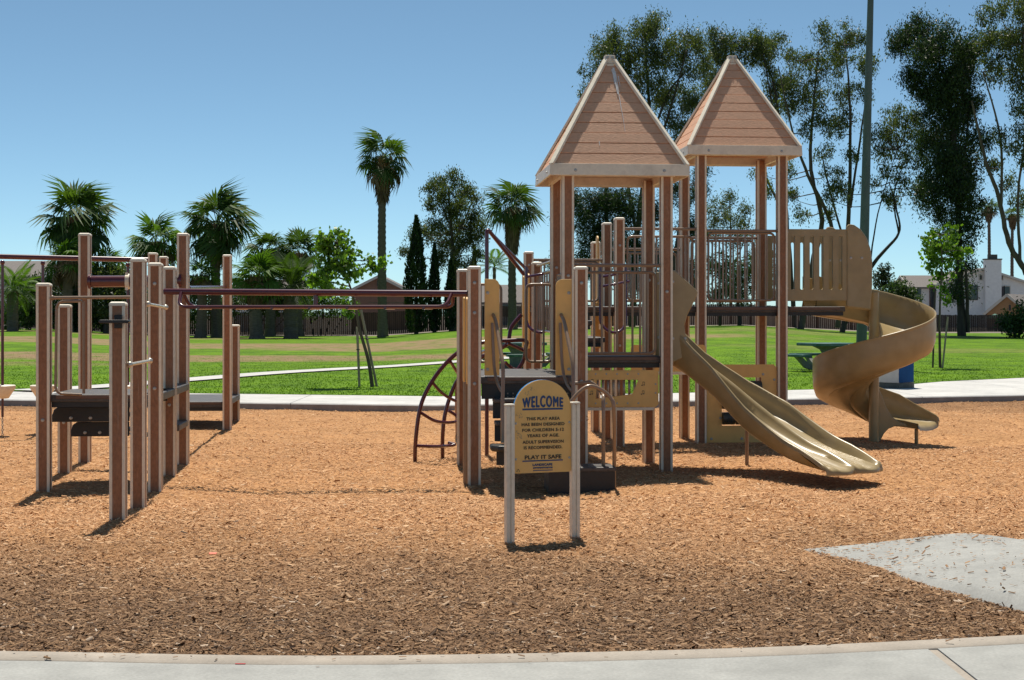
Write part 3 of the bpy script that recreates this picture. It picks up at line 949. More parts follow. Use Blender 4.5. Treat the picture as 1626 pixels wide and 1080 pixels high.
# ---- roofs
def roof(parent, a, b, ze, stain=False):
    cx, cy = LP(a, b)
    HW = .755
    z0 = ze + .128; zt = ze + 1.36
    r0, r1 = HW - .03, .035
    sl = (zt - z0) / (r0 - r1)
    mb = MB()
    nrm = Vector((0, -1, (r0 - r1) / (zt - z0))).normalized()
    for k in range(4):                      # hip rafters
        q = Matrix.Rotation(k * math.pi / 2, 3, 'Z')
        p0 = q @ Vector((-r0 - .012, -r0 - .012, z0 - .01)); p1 = q @ Vector((-r1 - .012, -r1 - .012, zt))
        mb.beam(p0, p1, .058, .030, up=(q @ Vector((-1, -1, 1.0))))
    o = mb.build('roof', M['cream'], parent, loc=(cx, cy, 0), bevel=.004)
    # boards
    nb = 9
    hs = [z0 + (zt - z0 - .16) * i / nb for i in range(nb + 1)] + [zt - .02]
    for i in range(nb + 1):
        za, zb = hs[i] + .0035, hs[i + 1] - .0035
        ra = r0 - (za - z0) / sl; rb_ = r0 - (zb - z0) / sl
        off = nrm * .004 * ((i * 7) % 3 - 1)
        t = nrm * .022
        vs = [Vector((-ra + .012, -ra, za)), Vector((ra - .012, -ra, za)), Vector((max(rb_ - .012, .004), -rb_, zb)), Vector((-max(rb_ - .012, .004), -rb_, zb))]
        vs = [v + off * .4 for v in vs]
        vs += [v - t for v in vs]
        bmb = MB(); bmb.add(vs, [(0, 1, 2, 3), (7, 6, 5, 4), (0, 4, 5, 1), (1, 5, 6, 2), (2, 6, 7, 3), (3, 7, 4, 0)])
        me = bmb.mesh('board', M['roof'])
        for k in range(4):
            bo = inst('board', me, o, (0, 0, 0), bevel=.003, rz=k * math.pi / 2)
    # eave boards
    fm = MB(); fm.extr([(-HW, 0), (HW, 0), (HW - .006, .126), (-HW + .006, .126)], (0, -HW + .02, ze), (1, 0, 0), (0, .06, 1), .024)
    fme = fm.mesh('fascia', M['cream'])
    for k in range(4):
        fo = inst('fascia', fme, o, (0, 0, 0), bevel=.004, rz=k * math.pi / 2)
        for s in (-.48, .48):
            inst('bolt', BOLT, o, tuple(Matrix.Rotation(k * math.pi / 2, 3, 'Z') @ Vector((s, -HW + .003, ze + .055))), rz=k * math.pi / 2)
    sf = MB()                               # inner beam ring on the posts
    for k in range(4):
        q = Matrix.Rotation(k * math.pi / 2, 3, 'Z')
        sf.beam(q @ Vector((-.60, -.60, ze + .05)), q @ Vector((.60, -.60, ze + .05)), .05, .09)
    sf.build('roof_beam', M['cream'], o)
    cp = MB(); cp.box((0, 0, zt + .0), (.115, .115, .10)); cp.extr([(-.06, 0), (.06, 0), (.0, -.07)], (0, -.062, zt - .05), (1, 0, 0), (0, 0, 1), .012)
    co = cp.build('roof_cap', M['cream'], o, bevel=.006)
    for s in (-.03, .03):
        inst('bolt', BOLT, o, (s, -.058, zt + .02))
    if stain:
        st = MB()
        def onface(u, z, e=.006): return Vector((u, -(r0 - (z - z0) / sl), z)) + nrm * e
        for u0, ztop, zbot, w in ((.03, zt - .10, zt - .42, .030), (.045, zt - .14, zt - .86, .012), (.075, zt - .2, zt - .33, .010), (.015, zt - .12, zt - .3, .014), (-.2, zt - .98, zt - 1.03, .012)):
            n_ = 9; L_, R_ = [], []
            for i in range(n_):
                t = i / (n_ - 1); z = ztop + (zbot - ztop) * t
                u = u0 + .07 * t * (ztop - zbot) + random.uniform(-.003, .003)
                ww = w * (1 - .6 * t) * random.uniform(.7, 1.1)
                L_.append(onface(u - ww / 2, z)); R_.append(onface(u + ww / 2, z))
            st.add(L_ + R_, [(i, n_ + i, n_ + i + 1, i + 1)[::-1] for i in range(n_ - 1)])
        st.build('bird_dropping_streak', M['white'], o)
    return o


roof(PS, -.5, .5, EAVE1, True)
roof(PS, 1.5, 3.5, EAVE2)

# ---- decks
h5 = .05
deck(PS, -2 * PG + h5, -PG - h5, -PG - .02, PG, ZE, .075, apron=.10)
deck(PS, -PG + .0, -.02, .02, PG - .02, Z1)
deck(PS, -PG, PG - .03, 3 * PG + .02, 4 * PG - .02, ZM)
deck(PS, PG, 2 * PG + .02, 3 * PG + .0, 4 * PG - .0, ZM)
for k, z in enumerate((1.44, 1.63)):         # steps from the front tower up to the rear decks
    deck(PS, -PG + .12, -.50, PG + .02 + k * PG, PG * 2 + k * PG - .0, z, .06, name='step')
# ---- guard rails
guard_rail(PS, (-PG + .06, -.02), (-.06, -.02), Z1 + .03, 2.16, 9, top=2.235, inset=.06)
guard_rail(PS, (PG + .07, 3 * PG), (2 * PG - .07, 3 * PG), ZM + .08, 2.77, 8, top=2.80, inset=.03)
guard_rail(PS, (PG + .07, 4 * PG), (2 * PG - .07, 4 * PG), ZM + .08, 2.72, 8, top=2.76, inset=.03)
guard_rail(PS, (.07, 3 * PG), (PG - .07, 3 * PG), ZM + .08, 2.72, 8, top=2.82, inset=.04)
guard_rail(PS, (.07, 4 * PG), (PG - .07, 4 * PG), ZM + .08, 2.55, 7, top=2.60, inset=.04)
guard_rail(PS, (-PG, PG + .08), (-PG, 3 * PG - .08), 1.5, 2.22, 6, top=2.33, inset=.06)
guard_rail(PS, (-PG + .07, 4 * PG), (-.07, 4 * PG), ZM + .08, 2.42, 7, top=2.45, inset=.04)
guard_rail(PS, (-2 * PG + .07, PG), (-1.57 * PG, PG), ZE + .08, 2.05, 2, inset=.02)
guard_rail(PS, (-1.34 * PG, PG), (-1.02 * PG, PG), ZE + .08, 2.05, 2, inset=.02)
guard_rail(PS, (-PG, .07), (-PG, PG - .07), Z1 + .05, 2.15, 7, inset=.03)

# ---- upright yellow entry panels
def entry_panel(parent, x, y, z0, w, h, along='x', corners=(0, 0, 1, 1)):
    mb = MB()
    u = (1, 0, 0) if along == 'x' else (0, 1, 0)
    mb.extr(rounded(w, h, w * .45, 6, corners), (x, y, z0), u, (0, 0, 1), .02 if along == 'x' else .02)
    o = mb.build('entry_panel', M['yellow'], parent, bevel=.004)
    for zz in (z0 + .06, z0 + h - .14):
        if along == 'x': inst('bolt', BOLT, o, (x + (.03 if corners[3] == 0 else w - .03), y - .018, zz))
    return o


entry_panel(PS, -2 * PG + .105, -PG + .02, ZE + .01, .15, .97, corners=(0, 0, 1, 0))
entry_panel(PS, -PG - .255, -PG + .02, ZE + .01, .165, .97, corners=(0, 0, 0, 1))
entry_panel(PS, -2 * PG - .075, -PG + .08, 1.0, .12, .88, along='y')
entry_panel(PS, -2 * PG - .075, -PG + .62, 1.0, .14, .90, along='y')
entry_panel(PS, -PG - .10, 3 * PG + .10, ZM - .55, .16, .98, along='y')
entry_panel(PS, -PG - .10, 4 * PG - .26, ZM - .55, .16, .98, along='y')
entry_panel(PS, -.12, 4 * PG + .06, ZM - .0, .18, .98, along='y')
entry_panel(PS, .05, 4 * PG + .5, ZM - .0, .18, .98, along='y')
gp = MB(); gp.tube([(-2 * PG - .08, -PG + .14, -.1), (-2 * PG - .08, -PG + .14, 1.02)], .025, 10); gp.build('support_pole', M['tan'], PS, smooth=40)

# climbing plate with square holes below the rear deck
mb = MB()
cx0, cw = -.16, .20
yy_ = 4 * PG + .10
zs = [1.27, 1.50, 1.58, 1.74, 1.82]
mb.extr([(0, 0), (.06, 0), (.06, .62), (0, .62)], (cx0, yy_, 1.24), (1, 0, 0), (0, 0, 1), .04)
mb.extr([(.14, 0), (cw, 0), (cw, .62), (.14, .62)], (cx0, yy_, 1.24), (1, 0, 0), (0, 0, 1), .04)
for za, zb in ((1.24, 1.50), (1.575, 1.65), (1.725, 1.86)):
    mb.extr([(.061, 0), (.139, 0), (.139, zb - za), (.061, zb - za)], (cx0, yy_ - .001, za), (1, 0, 0), (0, 0, 1), .038)
mb.build('climbing_plate', M['yellow'], PS)

# ---- chime panel on the front tower, a second panel behind
def chime_panel(parent, x0, x1, y, z0, z1, detail=True):
    w, h = x1 - x0, z1 - z0
    mb = MB()
    # back board with window: four strips
    wx0, wx1, wz0, wz1 = w * .26, w * .76, h * .30, h * .74
    Y_ = y
    u, v = (1, 0, 0), (0, 0, 1)
    mb.extr([(0, 0), (wx0, 0), (wx0, h), (0, h)], (x0, Y_, z0), u, v, .022)
    mb.extr([(wx1, 0), (w - .03, 0), (w, .03), (w, h - .03), (w - .03, h), (wx1, h)], (x0, Y_, z0), u, v, .022)
    mb.extr([(wx0, wz1), (wx1, wz1), (wx1, h), (wx0, h)], (x0, Y_, z0), u, v, .022)
    mb.extr([(wx0, 0), (wx1, 0), (wx1, wz0 + .03), (wx0, wz0 - .03)], (x0, Y_, z0), u, v, .022)
    o = mb.build('chime_panel', M['yellow'], parent)
    # proud rounded frame plate with bolts
    fx0, fx1 = w * .16, w * .90
    pts = [(fx0 + a, b + .012) for a, b in rounded(fx1 - fx0, h - .024, .05, 5)]
    fr = MB()
    hole = [(wx0, wz0 - .03), (wx1, wz0 + .03), (wx1, wz1), (wx0, wz1)]
    # ring between outline and hole
    def ray(px, pz):
        cx, cz = (wx0 + wx1) / 2, (wz0 + wz1) / 2
        return px, pz
    n_ = len(pts)
    cxh, czh = (wx0 + wx1) / 2, (wz0 + wz1) / 2
    inn = []
    for a, b in pts:
        dx, dz = a - cxh, b - czh
        best = 1e9
        for (ax, az), (bx_, bz_) in zip(hole, hole[1:] + hole[:1]):
            ex, ez = bx_ - ax, bz_ - az; den = dx * ez - dz * ex
            if abs(den) < 1e-9: continue
            t_ = ((ax - cxh) * ez - (az - czh) * ex) / den; s2 = ((ax - cxh) * dz - (az - czh) * dx) / den
            if t_ > 0 and -1e-6 <= s2 <= 1 + 1e-6: best = min(best, t_)
        inn.append((cxh + dx * best, czh + dz * best))
    f0 = Y_ - .034
    vs = [(x0 + a, f0, z0 + b) for a, b in pts] + [(x0 + a, f0, z0 + b) for a, b in inn] + [(x0 + a, f0 + .012, z0 + b) for a, b in pts] + [(x0 + a, f0 + .012, z0 + b) for a, b in inn]
    fs = []
    for i in range(n_):
        j = (i + 1) % n_
        fs += [(i, j, n_ + j, n_ + i), (2 * n_ + i, 2 * n_ + j, j, i), (n_ + i, n_ + j, 3 * n_ + j, 3 * n_ + i)]
    fr.add(vs, fs); fr.build('frame_plate', M['yellow'], o)
    for i in range(5):
        for zz in (h * .90, h * .105):
            inst('bolt', BOLT, o, (x0 + wx0 + (wx1 - wx0) * i / 4, f0 + .004, z0 + zz)).scale = (.62, .7, .62)
    for zz in (h * .62, h * .38):
        inst('bolt', BOLT, o, (x0 + w * .965, Y_ - .018, z0 + zz)).scale = (.62, .7, .62)
    # chime tubes in the window
    tm = MB(); tm.tube([(0, 0, wz0 - .02), (0, 0, wz1 + .02)], .014, 10)
    tme = tm.mesh('chime_tube', M['steel']); tme.polygons.foreach_set('use_smooth', [True] * len(tme.polygons))
    for i in range(8):
        inst('chime_tube', tme, o, (x0 + wx0 + (wx1 - wx0) * (i + .5) / 8, Y_ + .04, z0))
    # printed notes
    nm = MB()
    for qx, qz in ((wx1 + .035, wz0 + .02), (wx1 + .04, wz1 - .06), (wx0 - .06, wz0 + .02), (wx0 - .055, wz1 - .03)):
        X_, Z_ = x0 + qx, z0 + qz
        nm.box((X_, f0 - .001, Z_), (.016, .002, .010)); nm.box((X_ + .007, f0 - .001, Z_ + .02), (.003, .002, .034)); nm.box((X_ + .018, f0 - .001, Z_ + .036), (.022, .002, .005))
        nm.box((X_ + .028, f0 - .001, Z_ + .018), (.003, .002, .034)); nm.box((X_ + .022, f0 - .0015, Z_ + .004), (.014, .002, .010))
    nm.build('printed_notes', M['ink'], o)
    rl = MB(); rl.box((x0 + w / 2 - .02, Y_ - .005, z0 - .02), (w - .06, .03, .032)); rl.build('bottom_rail', M['cream'], o, bevel=.003)
    return o


chime_panel(PS, -PG + .06, -.085, .0, .70, 1.10)
mb = MB(); mb.extr(rounded(.96, .34, .04, 4), (.06, 3 * PG - .55, .98), (1, 0, 0), (0, 0, 1), .02)
lp = mb.build('learning_panel', M['yellow'], PS)
mb = MB(); mb.box((.54, 3 * PG - .56, .96), (.9, .03, .035)); mb.build('bottom_rail', M['cream'], lp)
for xx_, zz in ((.13, 1.15), (.19, 1.16), (.87, 1.13), (.16, 1.12)):
    q = MB(); q.ball((xx_, 3 * PG - .573, zz), .03, 10, sz=.8); q.build('printed_spot', M['ink'], lp)

# ---- tic-tac-toe drum panel below the rear tower
px0, px1, y_ = PG + .075, 2 * PG - .075, 3 * PG
w = px1 - px0
mb = MB()
z0, z1 = .03, 1.05
fw = .17
pan = rounded(w, z1 - z0, .04, 4)
mb.extr([(0, 0), (w, 0), (w, .22), (0, .22)], (px0, y_, z0), (1, 0, 0), (0, 0, 1), .022)
mb.extr([(0, .85), (w, .85), (w, .98), (w - .04, 1.02), (.04, 1.02), (0, .98)], (px0, y_, z0), (1, 0, 0), (0, 0, 1), .022)
mb.extr([(0, .22), (.20, .22), (.20, .85), (0, .85)], (px0, y_, z0), (1, 0, 0), (0, 0, 1), .022)
mb.extr([(w - .20, .22), (w, .22), (w, .85), (w - .20, .85)], (px0, y_, z0), (1, 0, 0), (0, 0, 1), .022)
tt = mb.build('drum_panel', M['yellow'], PS)
dm = MB(); dm.tube([(-.084, 0, 0), (-.082, 0, 0), (-.076, 0, 0), (.076, 0, 0), (.082, 0, 0), (.084, 0, 0)], [.03, .075, .082, .082, .075, .03], 18)
DR = dm.mesh('drum', M['drum']); DR.polygons.foreach_set('use_smooth', [True] * len(DR.polygons)); DR.set_sharp_from_angle(angle=R(45))
ringm = MB(); ringm.tube([(.03 * math.cos(t), 0, .03 * math.sin(t)) for t in np.linspace(0, 2 * math.pi, 16)], .006, 6, cap=False)
for r_ in range(3):
    for c_ in range(3):
        d_ = inst('drum', DR, tt, (px0 + w / 2 + (c_ - 1) * .178, y_ - .02, .345 + r_ * .205))
        if (r_ + c_) % 2 == 0:
            ringm_o = inst('raised_ring', ringm.mesh('raised_ring', M['black']), d_, (0, -.080, -.02))
    rodm = MB(); rodm.tube([(px0 + .21, y_ - .02, .345 + r_ * .205), (px1 - .21, y_ - .02, .345 + r_ * .205)], .012, 8); rodm.build('drum_axle', M['steel'], tt)
for xx_, zz in ((px0 + .06, .08), (px0 + w / 2, .08), (px1 - .06, .08), (px0 + .18, .76), (px0 + .18, .35), (px1 - .18, .92), (px1 - .03, .85)):
    inst('bolt', BOLT, tt, (xx_, y_ - .022, zz))


# ---- double slide
def sweep(center, frame_prof, mat_, parent, name, thick=.012, closed_prof=False):
    pass


def loft(rings, mat_, name, parent, closed=False, smooth=50, solid=0.0):
    mb = MB(); n_ = len(rings[0]); vs = [p for r_ in rings for p in r_]; fs = []
    for i in range(len(rings) - 1):
        for k in range(n_ - (0 if closed else 1)):
            k2 = (k + 1) % n_
            fs.append((i * n_ + k, (i + 1) * n_ + k, (i + 1) * n_ + k2, i * n_ + k2))
    mb.add(vs, fs)
    o = mb.build(name, mat_, parent, smooth=smooth)
    if solid:
        m_ = o.modifiers.new('thickness', 'SOLIDIFY'); m_.thickness = solid; m_.offset = 0
    return o


def bez(P0, P1, P2, t): return P0 * (1 - t) ** 2 + P1 * 2 * t * (1 - t) + P2 * t * t


S0, S1_, S2 = toL((1.70, 17.0, 0)), toL((2.50, 16.85, 0)), toL((3.46, 15.47, 0))
NS = 40
zprof = spl([(0, 0, 1.22), (.07, 0, 1.19), (.20, 0, 1.04), (.42, 0, .78), (.60, 0, .525), (.80, 0, .28), (.90, 0, .205), (.95, 0, .17), (1.0, 0, .135)], 8)
zt_ = [p.x for p in zprof]; zz_ = [p.z for p in zprof]
wallp = lambda t: float(np.interp(t, [0, .12, .3, .42, .6, .8, .9, .96, 1.0], [.42, .36, .30, .275, .24, .165, .125, .09, .055]))
rings = []; under = []
for i in range(NS + 1):
    t = i / NS
    c = bez(S0, S1_, S2, t); d = (bez(S0, S1_, S2, min(t + .01, 1)) - bez(S0, S1_, S2, max(t - .01, 0))).normalized()
    nrm = Vector((-d.y, d.x, 0))
    z = float(np.interp(t, zt_, zz_)); h = wallp(t)
    W = .40 - .02 * smooth(t)
    hm = h * .72
    bk = float(np.interp(t, [0, .1, .2, .42, .62, 1], [0, .05, .10, .09, .0, 0]))
    prof = []
    # outer lip, wall, bay floor, centre ridge, bay floor, wall, lip
    half = [(1.10, h - .045), (1.09, h - .005), (1.05, h + .004), (1.01, h - .008), (.96, h * .55), (.90, h * .18), (.80, .035), (.66, .004), (.50, .0), (.34, .006), (.22, .035), (.13, hm * .32), (.07, hm * .78), (.03, hm * .98)]
    full = [(-a, b) for a, b in half] + [(0, hm)] + [(a, b) for a, b in reversed(half)]
    rings.append([c + nrm * (a * W) + Vector((0, 0, z + b - bk * a)) for a, b in full])
    uh = [(1.10, h - .045), (1.07, h * .4), (1.02, -.01), (.9, -.045), (.55, -.06), (.15, -.045), (0, -.02)]
    fu = [(-a, b) for a, b in uh] + [(a, b) for a, b in reversed(uh[:-1])]
    under.append([c + nrm * (a * W) + Vector((0, 0, z - bk * a + b * (1 if t < .9 else 1 - .5 * (t - .9) / .1))) for a, b in fu])
# rolled lip at the exit
t = 1.0
dend = d.copy()
last = rings[NS]; lat = [a for a, b_ in full]
for e, s_, dz in ((.03, .85, .0), (.055, .55, -.006), (.068, .2, -.02), (.066, .0, -.045)):
    rings.append([p + dend * (e + .075 * (e / .068) * abs(math.sin(math.pi * min(1, abs(a))))) + Vector((0, 0, (p.z - .125) * (s_ - 1) + dz)) for p, a in zip(last, lat)])
ds = empty('double_slide', (0, 0, 0), 0, PS)
loft(rings, M['olive'], 'slide_bed', ds, smooth=70)
under = [[p for p in r_] for r_ in under]
loft([list(reversed(r_)) for r_ in under] + [[p + dend * .04 for p in reversed(under[-1])]], M['olive'], 'slide_underside', ds, smooth=70)
# hood wings each side of the mouth (outline traced as a moulded plate, 3 cm thick)
wing = [(0.0, 1.16), (.0, 2.19), (.06, 2.185), (.30, 1.97), (.315, 1.945), (.30, 1.90), (.20, 1.70), (.165, 1.58), (.18, 1.48), (.22, 1.40), (.20, 1.25)]
for yy_, nm in ((.10, 'hood_wing'), (.93, 'hood_wing')):
    hb = MB(); hb.extr(wing, (.05, yy_, 0), (1, 0, 0), (0, 0, 1), .05)
    ho = hb.build(nm, M['olive'], ds, bevel=.012)
    inst('bolt', BOLT, ho, (.085, yy_ - .05, 2.06)); inst('bolt', BOLT, ho, (.085, yy_ - .05, 1.44)); inst('bolt', BOLT, ho, (.22, yy_ - .05, 1.44))
hb = MB(); hb.box((.09, .515, 1.19), (.16, .8, .05)); hb.build('slide_mouth', M['olive'], ds, bevel=.01)
sp_ = toL(gnd(1186, 738)); sb = MB(); sb.tube([(sp_.x, sp_.y, -.1), (sp_.x, sp_.y, .42)], .022, 10); sb.build('slide_support', M['tan'], ds, smooth=40)

# ---- spiral slide
ss = empty('spiral_slide', (0, 0, 0), 0, PS)
C_ = toL((4.86, 20.30, 0))
CZ = C_
pm = MB(); pm.tube([(CZ.x, CZ.y, -.1), (CZ.x, CZ.y, 2.0)], .068, 20); pm.build('centre_pole', M['olive'], ss, smooth=40)
RM, HWid = .455, .345
path = []
for x in np.linspace(2.76, CZ.x, 8)[:-1]:
    path.append((Vector((x, CZ.y + RM, 0)), Vector((1, 0, 0)), 0.0))
for k in range(0, 49):
    al = math.pi / 2 - 2 * math.pi * k / 48
    path.append((Vector((CZ.x + RM * math.cos(al), CZ.y + RM * math.sin(al), 0)), Vector((math.sin(al), -math.cos(al), 0)), 1.0))
for k in range(1, 12):
    be = .068 * k
    path.append((Vector((CZ.x + 1.15 * math.sin(be), CZ.y + RM - 1.15 + 1.15 * math.cos(be), 0)), Vector((math.cos(be), -math.sin(be), 0)), 0.0))
n1 = 7
NP = len(path)
rings = []; under = []; tips = []
for i, (c, d, tw) in enumerate(path):
    nrm = Vector((-d.y, d.x, 0)).normalized()        # left of travel = outer side
    if i < n1: floor = 1.78 - .12 * (i / n1); s_ = 0
    elif i < n1 + 49: floor = 1.66 - 1.31 * (i - n1) / 48
    else:
        q = (i - n1 - 48) / 11; floor = .35 - .15 * (q * 1.5 - .5 * q * q)
    u = np.clip((i - n1) / 48, 0, 1)
    hw_o = float(np.interp(i, [0, n1, n1 + 6, n1 + 40, n1 + 48, n1 + 54, NP - 1], [.45, .42, .41, .41, .42, .33, .12]))
    hw_i = float(np.interp(i, [0, n1, n1 + 8, n1 + 40, n1 + 46, n1 + 51, NP - 1], [.45, .30, .20, .20, .14, .06, .045]))
    bank = .05 * np.clip((i - n1 + 4) / 8, 0, 1) * np.clip((NP - 4 - i) / 8, 0, 1)
    W = HWid
    pr = [(1.02, hw_o - .04), (1.03, hw_o - .004), (.99, hw_o + .004), (.955, hw_o - .006), (.94, hw_o * .6), (.90, hw_o * .3), (.80, hw_o * .1 + .01), (.6, .012), (.3, -.0), (0, .0), (-.3, .0), (-.6, .012), (-.80, hw_i * .12 + .01), (-.9, hw_i * .35), (-.95, hw_i * .65), (-.97, hw_i), (-1.03, hw_i)]
    rings.append([c + nrm * a * W + Vector((0, 0, floor + b_ + bank * a)) for a, b_ in pr])
    ub = float(np.interp(i, [n1 + 48, NP - 1], [1, .6]))
    un = [(1.02, hw_o - .04), (1.03, hw_o * .5), (1.0, hw_o * .12), (.90, -.045), (.6, -.075), (.42, -.06), (.36, -.082), (0, -.085), (-.36, -.082), (-.42, -.06), (-.6, -.075), (-.9, -.05), (-1.0, .03), (-1.03, hw_i)]
    under.append([c + nrm * a * W + Vector((0, 0, floor + (b_ if b_ > 0 else b_ * ub) + bank * a)) for a, b_ in un])
    tips.append(c)
de = path[-1][1]
rings.append([p + de * .03 + Vector((0, 0, -.03)) for p in rings[-1]])
rings.append([p + de * .01 + Vector((0, 0, -.04)) for p in rings[-1]])
loft(rings, M['olive'], 'slide_bed', ss, smooth=60)
loft([list(reversed(r_)) for r_ in under] + [list(reversed([p + de * .03 for p in under[-1]]))], M['olive'], 'slide_underside', ss, smooth=50)
# arched bracket between the pole and the tail
br = MB()
bp_ = [(0, .0), (.05, .02), (.09, .10), (.15, .165), (.24, .20), (.34, .20), (.42, .19), (.42, .235), (.30, .265), (.20, .33), (.12, .46), (.06, .62), (0, .74)]
br.extr(bp_, (CZ.x + .05, CZ.y + .055, 0), (1, 0, 0), (0, 0, 1), .06)
br.build('tail_bracket', M['olive'], ss, bevel=.012)
ft = MB(); ft.tube([(CZ.x + .66, CZ.y + .20, -.1), (CZ.x + .66, CZ.y + .20, .15)], .026, 12); ft.build('tail_foot', M['olive'], ss, smooth=40)
# slotted side panels of the bridge to the spiral
def slotted(parent, x0, x1, y, z0, z1, nslot):
    w, h = x1 - x0, z1 - z0
    mb = MB(); sw = .055; pitch = (w - .06) / nslot; b0, t0 = .14, .09
    u, v = (1, 0, 0), (0, 0, 1)
    mb.extr([(0, 0), (w, 0), (w, b0), (0, b0)], (x0, y, z0), u, v, .05)
    mb.extr([(0, h - t0), (w, h - t0), (w, h), (0, h)], (x0, y, z0), u, v, .05)
    for k in range(nslot + 1):
        xa = .03 + k * pitch - (pitch - sw) / 2; xb = xa + pitch - sw
        if k == 0: xa = 0
        if k == nslot: xb = w
        mb.extr([(xa, b0 - .002), (xb, b0 - .002), (xb, h - t0 + .002), (xa, h - t0 + .002)], (x0, y + .001, z0), u, v, .052)
    # rounded slot ends
    for k in range(nslot):
        cx = .03 + k * pitch + pitch / 2
        for zc, s in ((b0, 1), (h - t0, -1)):
            for sg in (-1, 1):
                pts = [(cx + sg * sw / 2, zc), (cx + sg * sw / 2, zc + s * sw / 2)]
                for q in range(1, 5):
                    a = math.pi / 2 * q / 5
                    pts.append((cx + sg * sw / 2 * math.cos(a), zc + s * sw / 2 * (1 - math.sin(a))))
                pts.append((cx, zc))
                if (sg * s) < 0: pts = pts[::-1]
                pts = pts[::-1] if False else pts
                mb.extr(pts, (x0, y + .003, z0), u, v, .046)
    return mb.build('slotted_panel', M['olive'], parent)


slotted(ss, 2 * PG + .068, 2 * PG + .90, 3 * PG + .10, 1.89, 2.83, 6)
slotted(ss, 2 * PG + .068, 2 * PG + .90, 4 * PG - .06, 1.89, 2.79, 6)
deck(ss, 2 * PG + .06, 2 * PG + .9, 3 * PG + .13, 4 * PG - .1, ZM, .07, name='bridge_deck')
# hood plate at the mouth of the spiral, rounded shoulder, both sides
hd = [(0, 0.0), (.32, -.04), (.345, .3), (.345, .62), (.32, .78), (.27, .92), (.19, 1.03), (.10, 1.09), (.03, 1.10), (0, 1.07)]
for yy_, dz in ((3 * PG + .09, 0.0), (4 * PG - .05, 0.02)):
    hb = MB(); hb.extr(hd, (2 * PG + .89, yy_, 1.80 + dz), (1, 0, 0), (0, 0, 1), .06)
    ho = hb.build('hood_plate', M['olive'], ss, bevel=.02)
    for xx_ in (.05, .2): inst('bolt', BOLT, ho, (2 * PG + .89 + xx_, yy_ - .058, 2.45))
for xx_, zz in ((2 * PG + .085, 2.79), (2 * PG + .085, 2.05)):
    inst('bolt', BOLT, ss, (xx_, 3 * PG + .05, zz))

# ---- front stairs
def stair(name, x0, x1, y0, y1, z, riser):
    mb = MB(); mb.box(((x0 + x1) / 2, (y0 + y1) / 2, z - .02), (x1 - x0, y1 - y0, .04)); o = mb.build(name, M['deck'], PS, bevel=.01)
    rr = MB(); rr.box(((x0 + x1) / 2, y1 - .012, z - .04 - riser / 2), (x1 - x0 - .01, .02, riser - .002)); rr.build('riser', M['black'], o)
    return o


xl, xr = -2 * PG + .18, -PG - .12
yf = -PG - .02
riser = MB()
for k, z in enumerate((.87, .66, .45)):
    s = stair('stair_tread', xl, xr, yf - .24 * (k + 1), yf - .24 * k, z, .17)
mb = MB()       # rounded plate at the foot of the stairs
mb.extr([(0, 0), (.06, -.10), (.16, -.14), (.5, -.14), (.5, .2), (0, .2)], (xl - .07, yf - .78, .40), (1, 0, 0), (0, 1, 0), .06)
mb.build('stair_foot_plate', M['black'], PS, bevel=.02)
sr = toL(at(978, 760, 14.55)).x; sl_ = toL(at(868, 760, 14.55)).x
mb = MB(); mb.box(((sr + sl_) / 2, yf - .55, .235 - .02), (sr - sl_, .40, .04)); o = mb.build('transfer_step', M['deck'], PS, bevel=.01)
mb = MB(); mb.box(((sr + sl_) / 2, yf - .55, .08), (sr - sl_ - .02, .38, .23)); mb.build('step_box', M['black'], o)
mb = MB()
for zz in (.95, .73):                         # perforation in the risers (raised dimples read as holes)
    for k in range(16):
        for j in range(2):
            mb.box((xl + .1 + k * .055, yf - .012 + (-.24 if zz < .8 else 0) - .002, zz - .04 - j * .035), (.014, .004, .014))
mb.build('riser_holes', M['tan'], PS)
mb = MB(); mb.box(((xl + xr) / 2 + .18, yf - .3, .1), (.10, .10, .4)); mb.build('stair_support', M['black'], PS)
# handrails
yp = -PG + .0
for xa, nm in ((-2 * PG + .19, 'handrail'), (-PG - .20, 'handrail')):
    hr = MB()
    pts = spl([(xa, yp, 1.70), (xa + .02, yp - .12, 1.62), (xa + .045, yp - .33, 1.38), (xa + .06, yp - .45, 1.22), (xa + .06, yp - .50, 1.05), (xa + .05, yp - .55, .75), (xa + .05, yp - .57, .46)], 6)
    hr.tube(pts, .019, 10); hr.build(nm, M['tan'], PS, smooth=50)
    hr2 = MB(); hr2.tube(spl([(xa - .01, yp - .02, 1.62), (xa + .005, yp - .06, 1.2), (xa + .03, yp - .2, 1.02), (xa + .05, yp - .5, .95)], 6), .016, 8); hr2.build('rail_brace', M['tan'], PS, smooth=50)
a0 = toL(at(905, 609, 15.0)); a1 = toL(at(940, 608, 14.95)); a2 = toL(at(956, 625, 14.9)); a3 = toL(gnd(958, 742, .22))
ar = MB(); ar.tube(spl([a0, a0.lerp(a1, .6), a1, a2, Vector((a3.x, a3.y, .85)), a3], 6), .019, 10); ar.build('arch_handrail', M['tan'], PS, smooth=50)
b0 = toL(at(905, 655, 14.35)); b1 = toL(at(913, 630, 14.35)); b2 = toL(at(938, 613, 14.4)); b3 = toL(at(968, 630, 14.42)); b4 = toL(at(975, 660, 14.42)); b5 = toL(gnd(975, 777))
ar = MB(); ar.tube(spl([Vector((b0.x, b0.y, .25)), b0, b1, b2, b3, b4, Vector((b5.x, b5.y, -.05))], 7), .019, 10); ar.build('arch_handrail', M['tan'], PS, smooth=50)

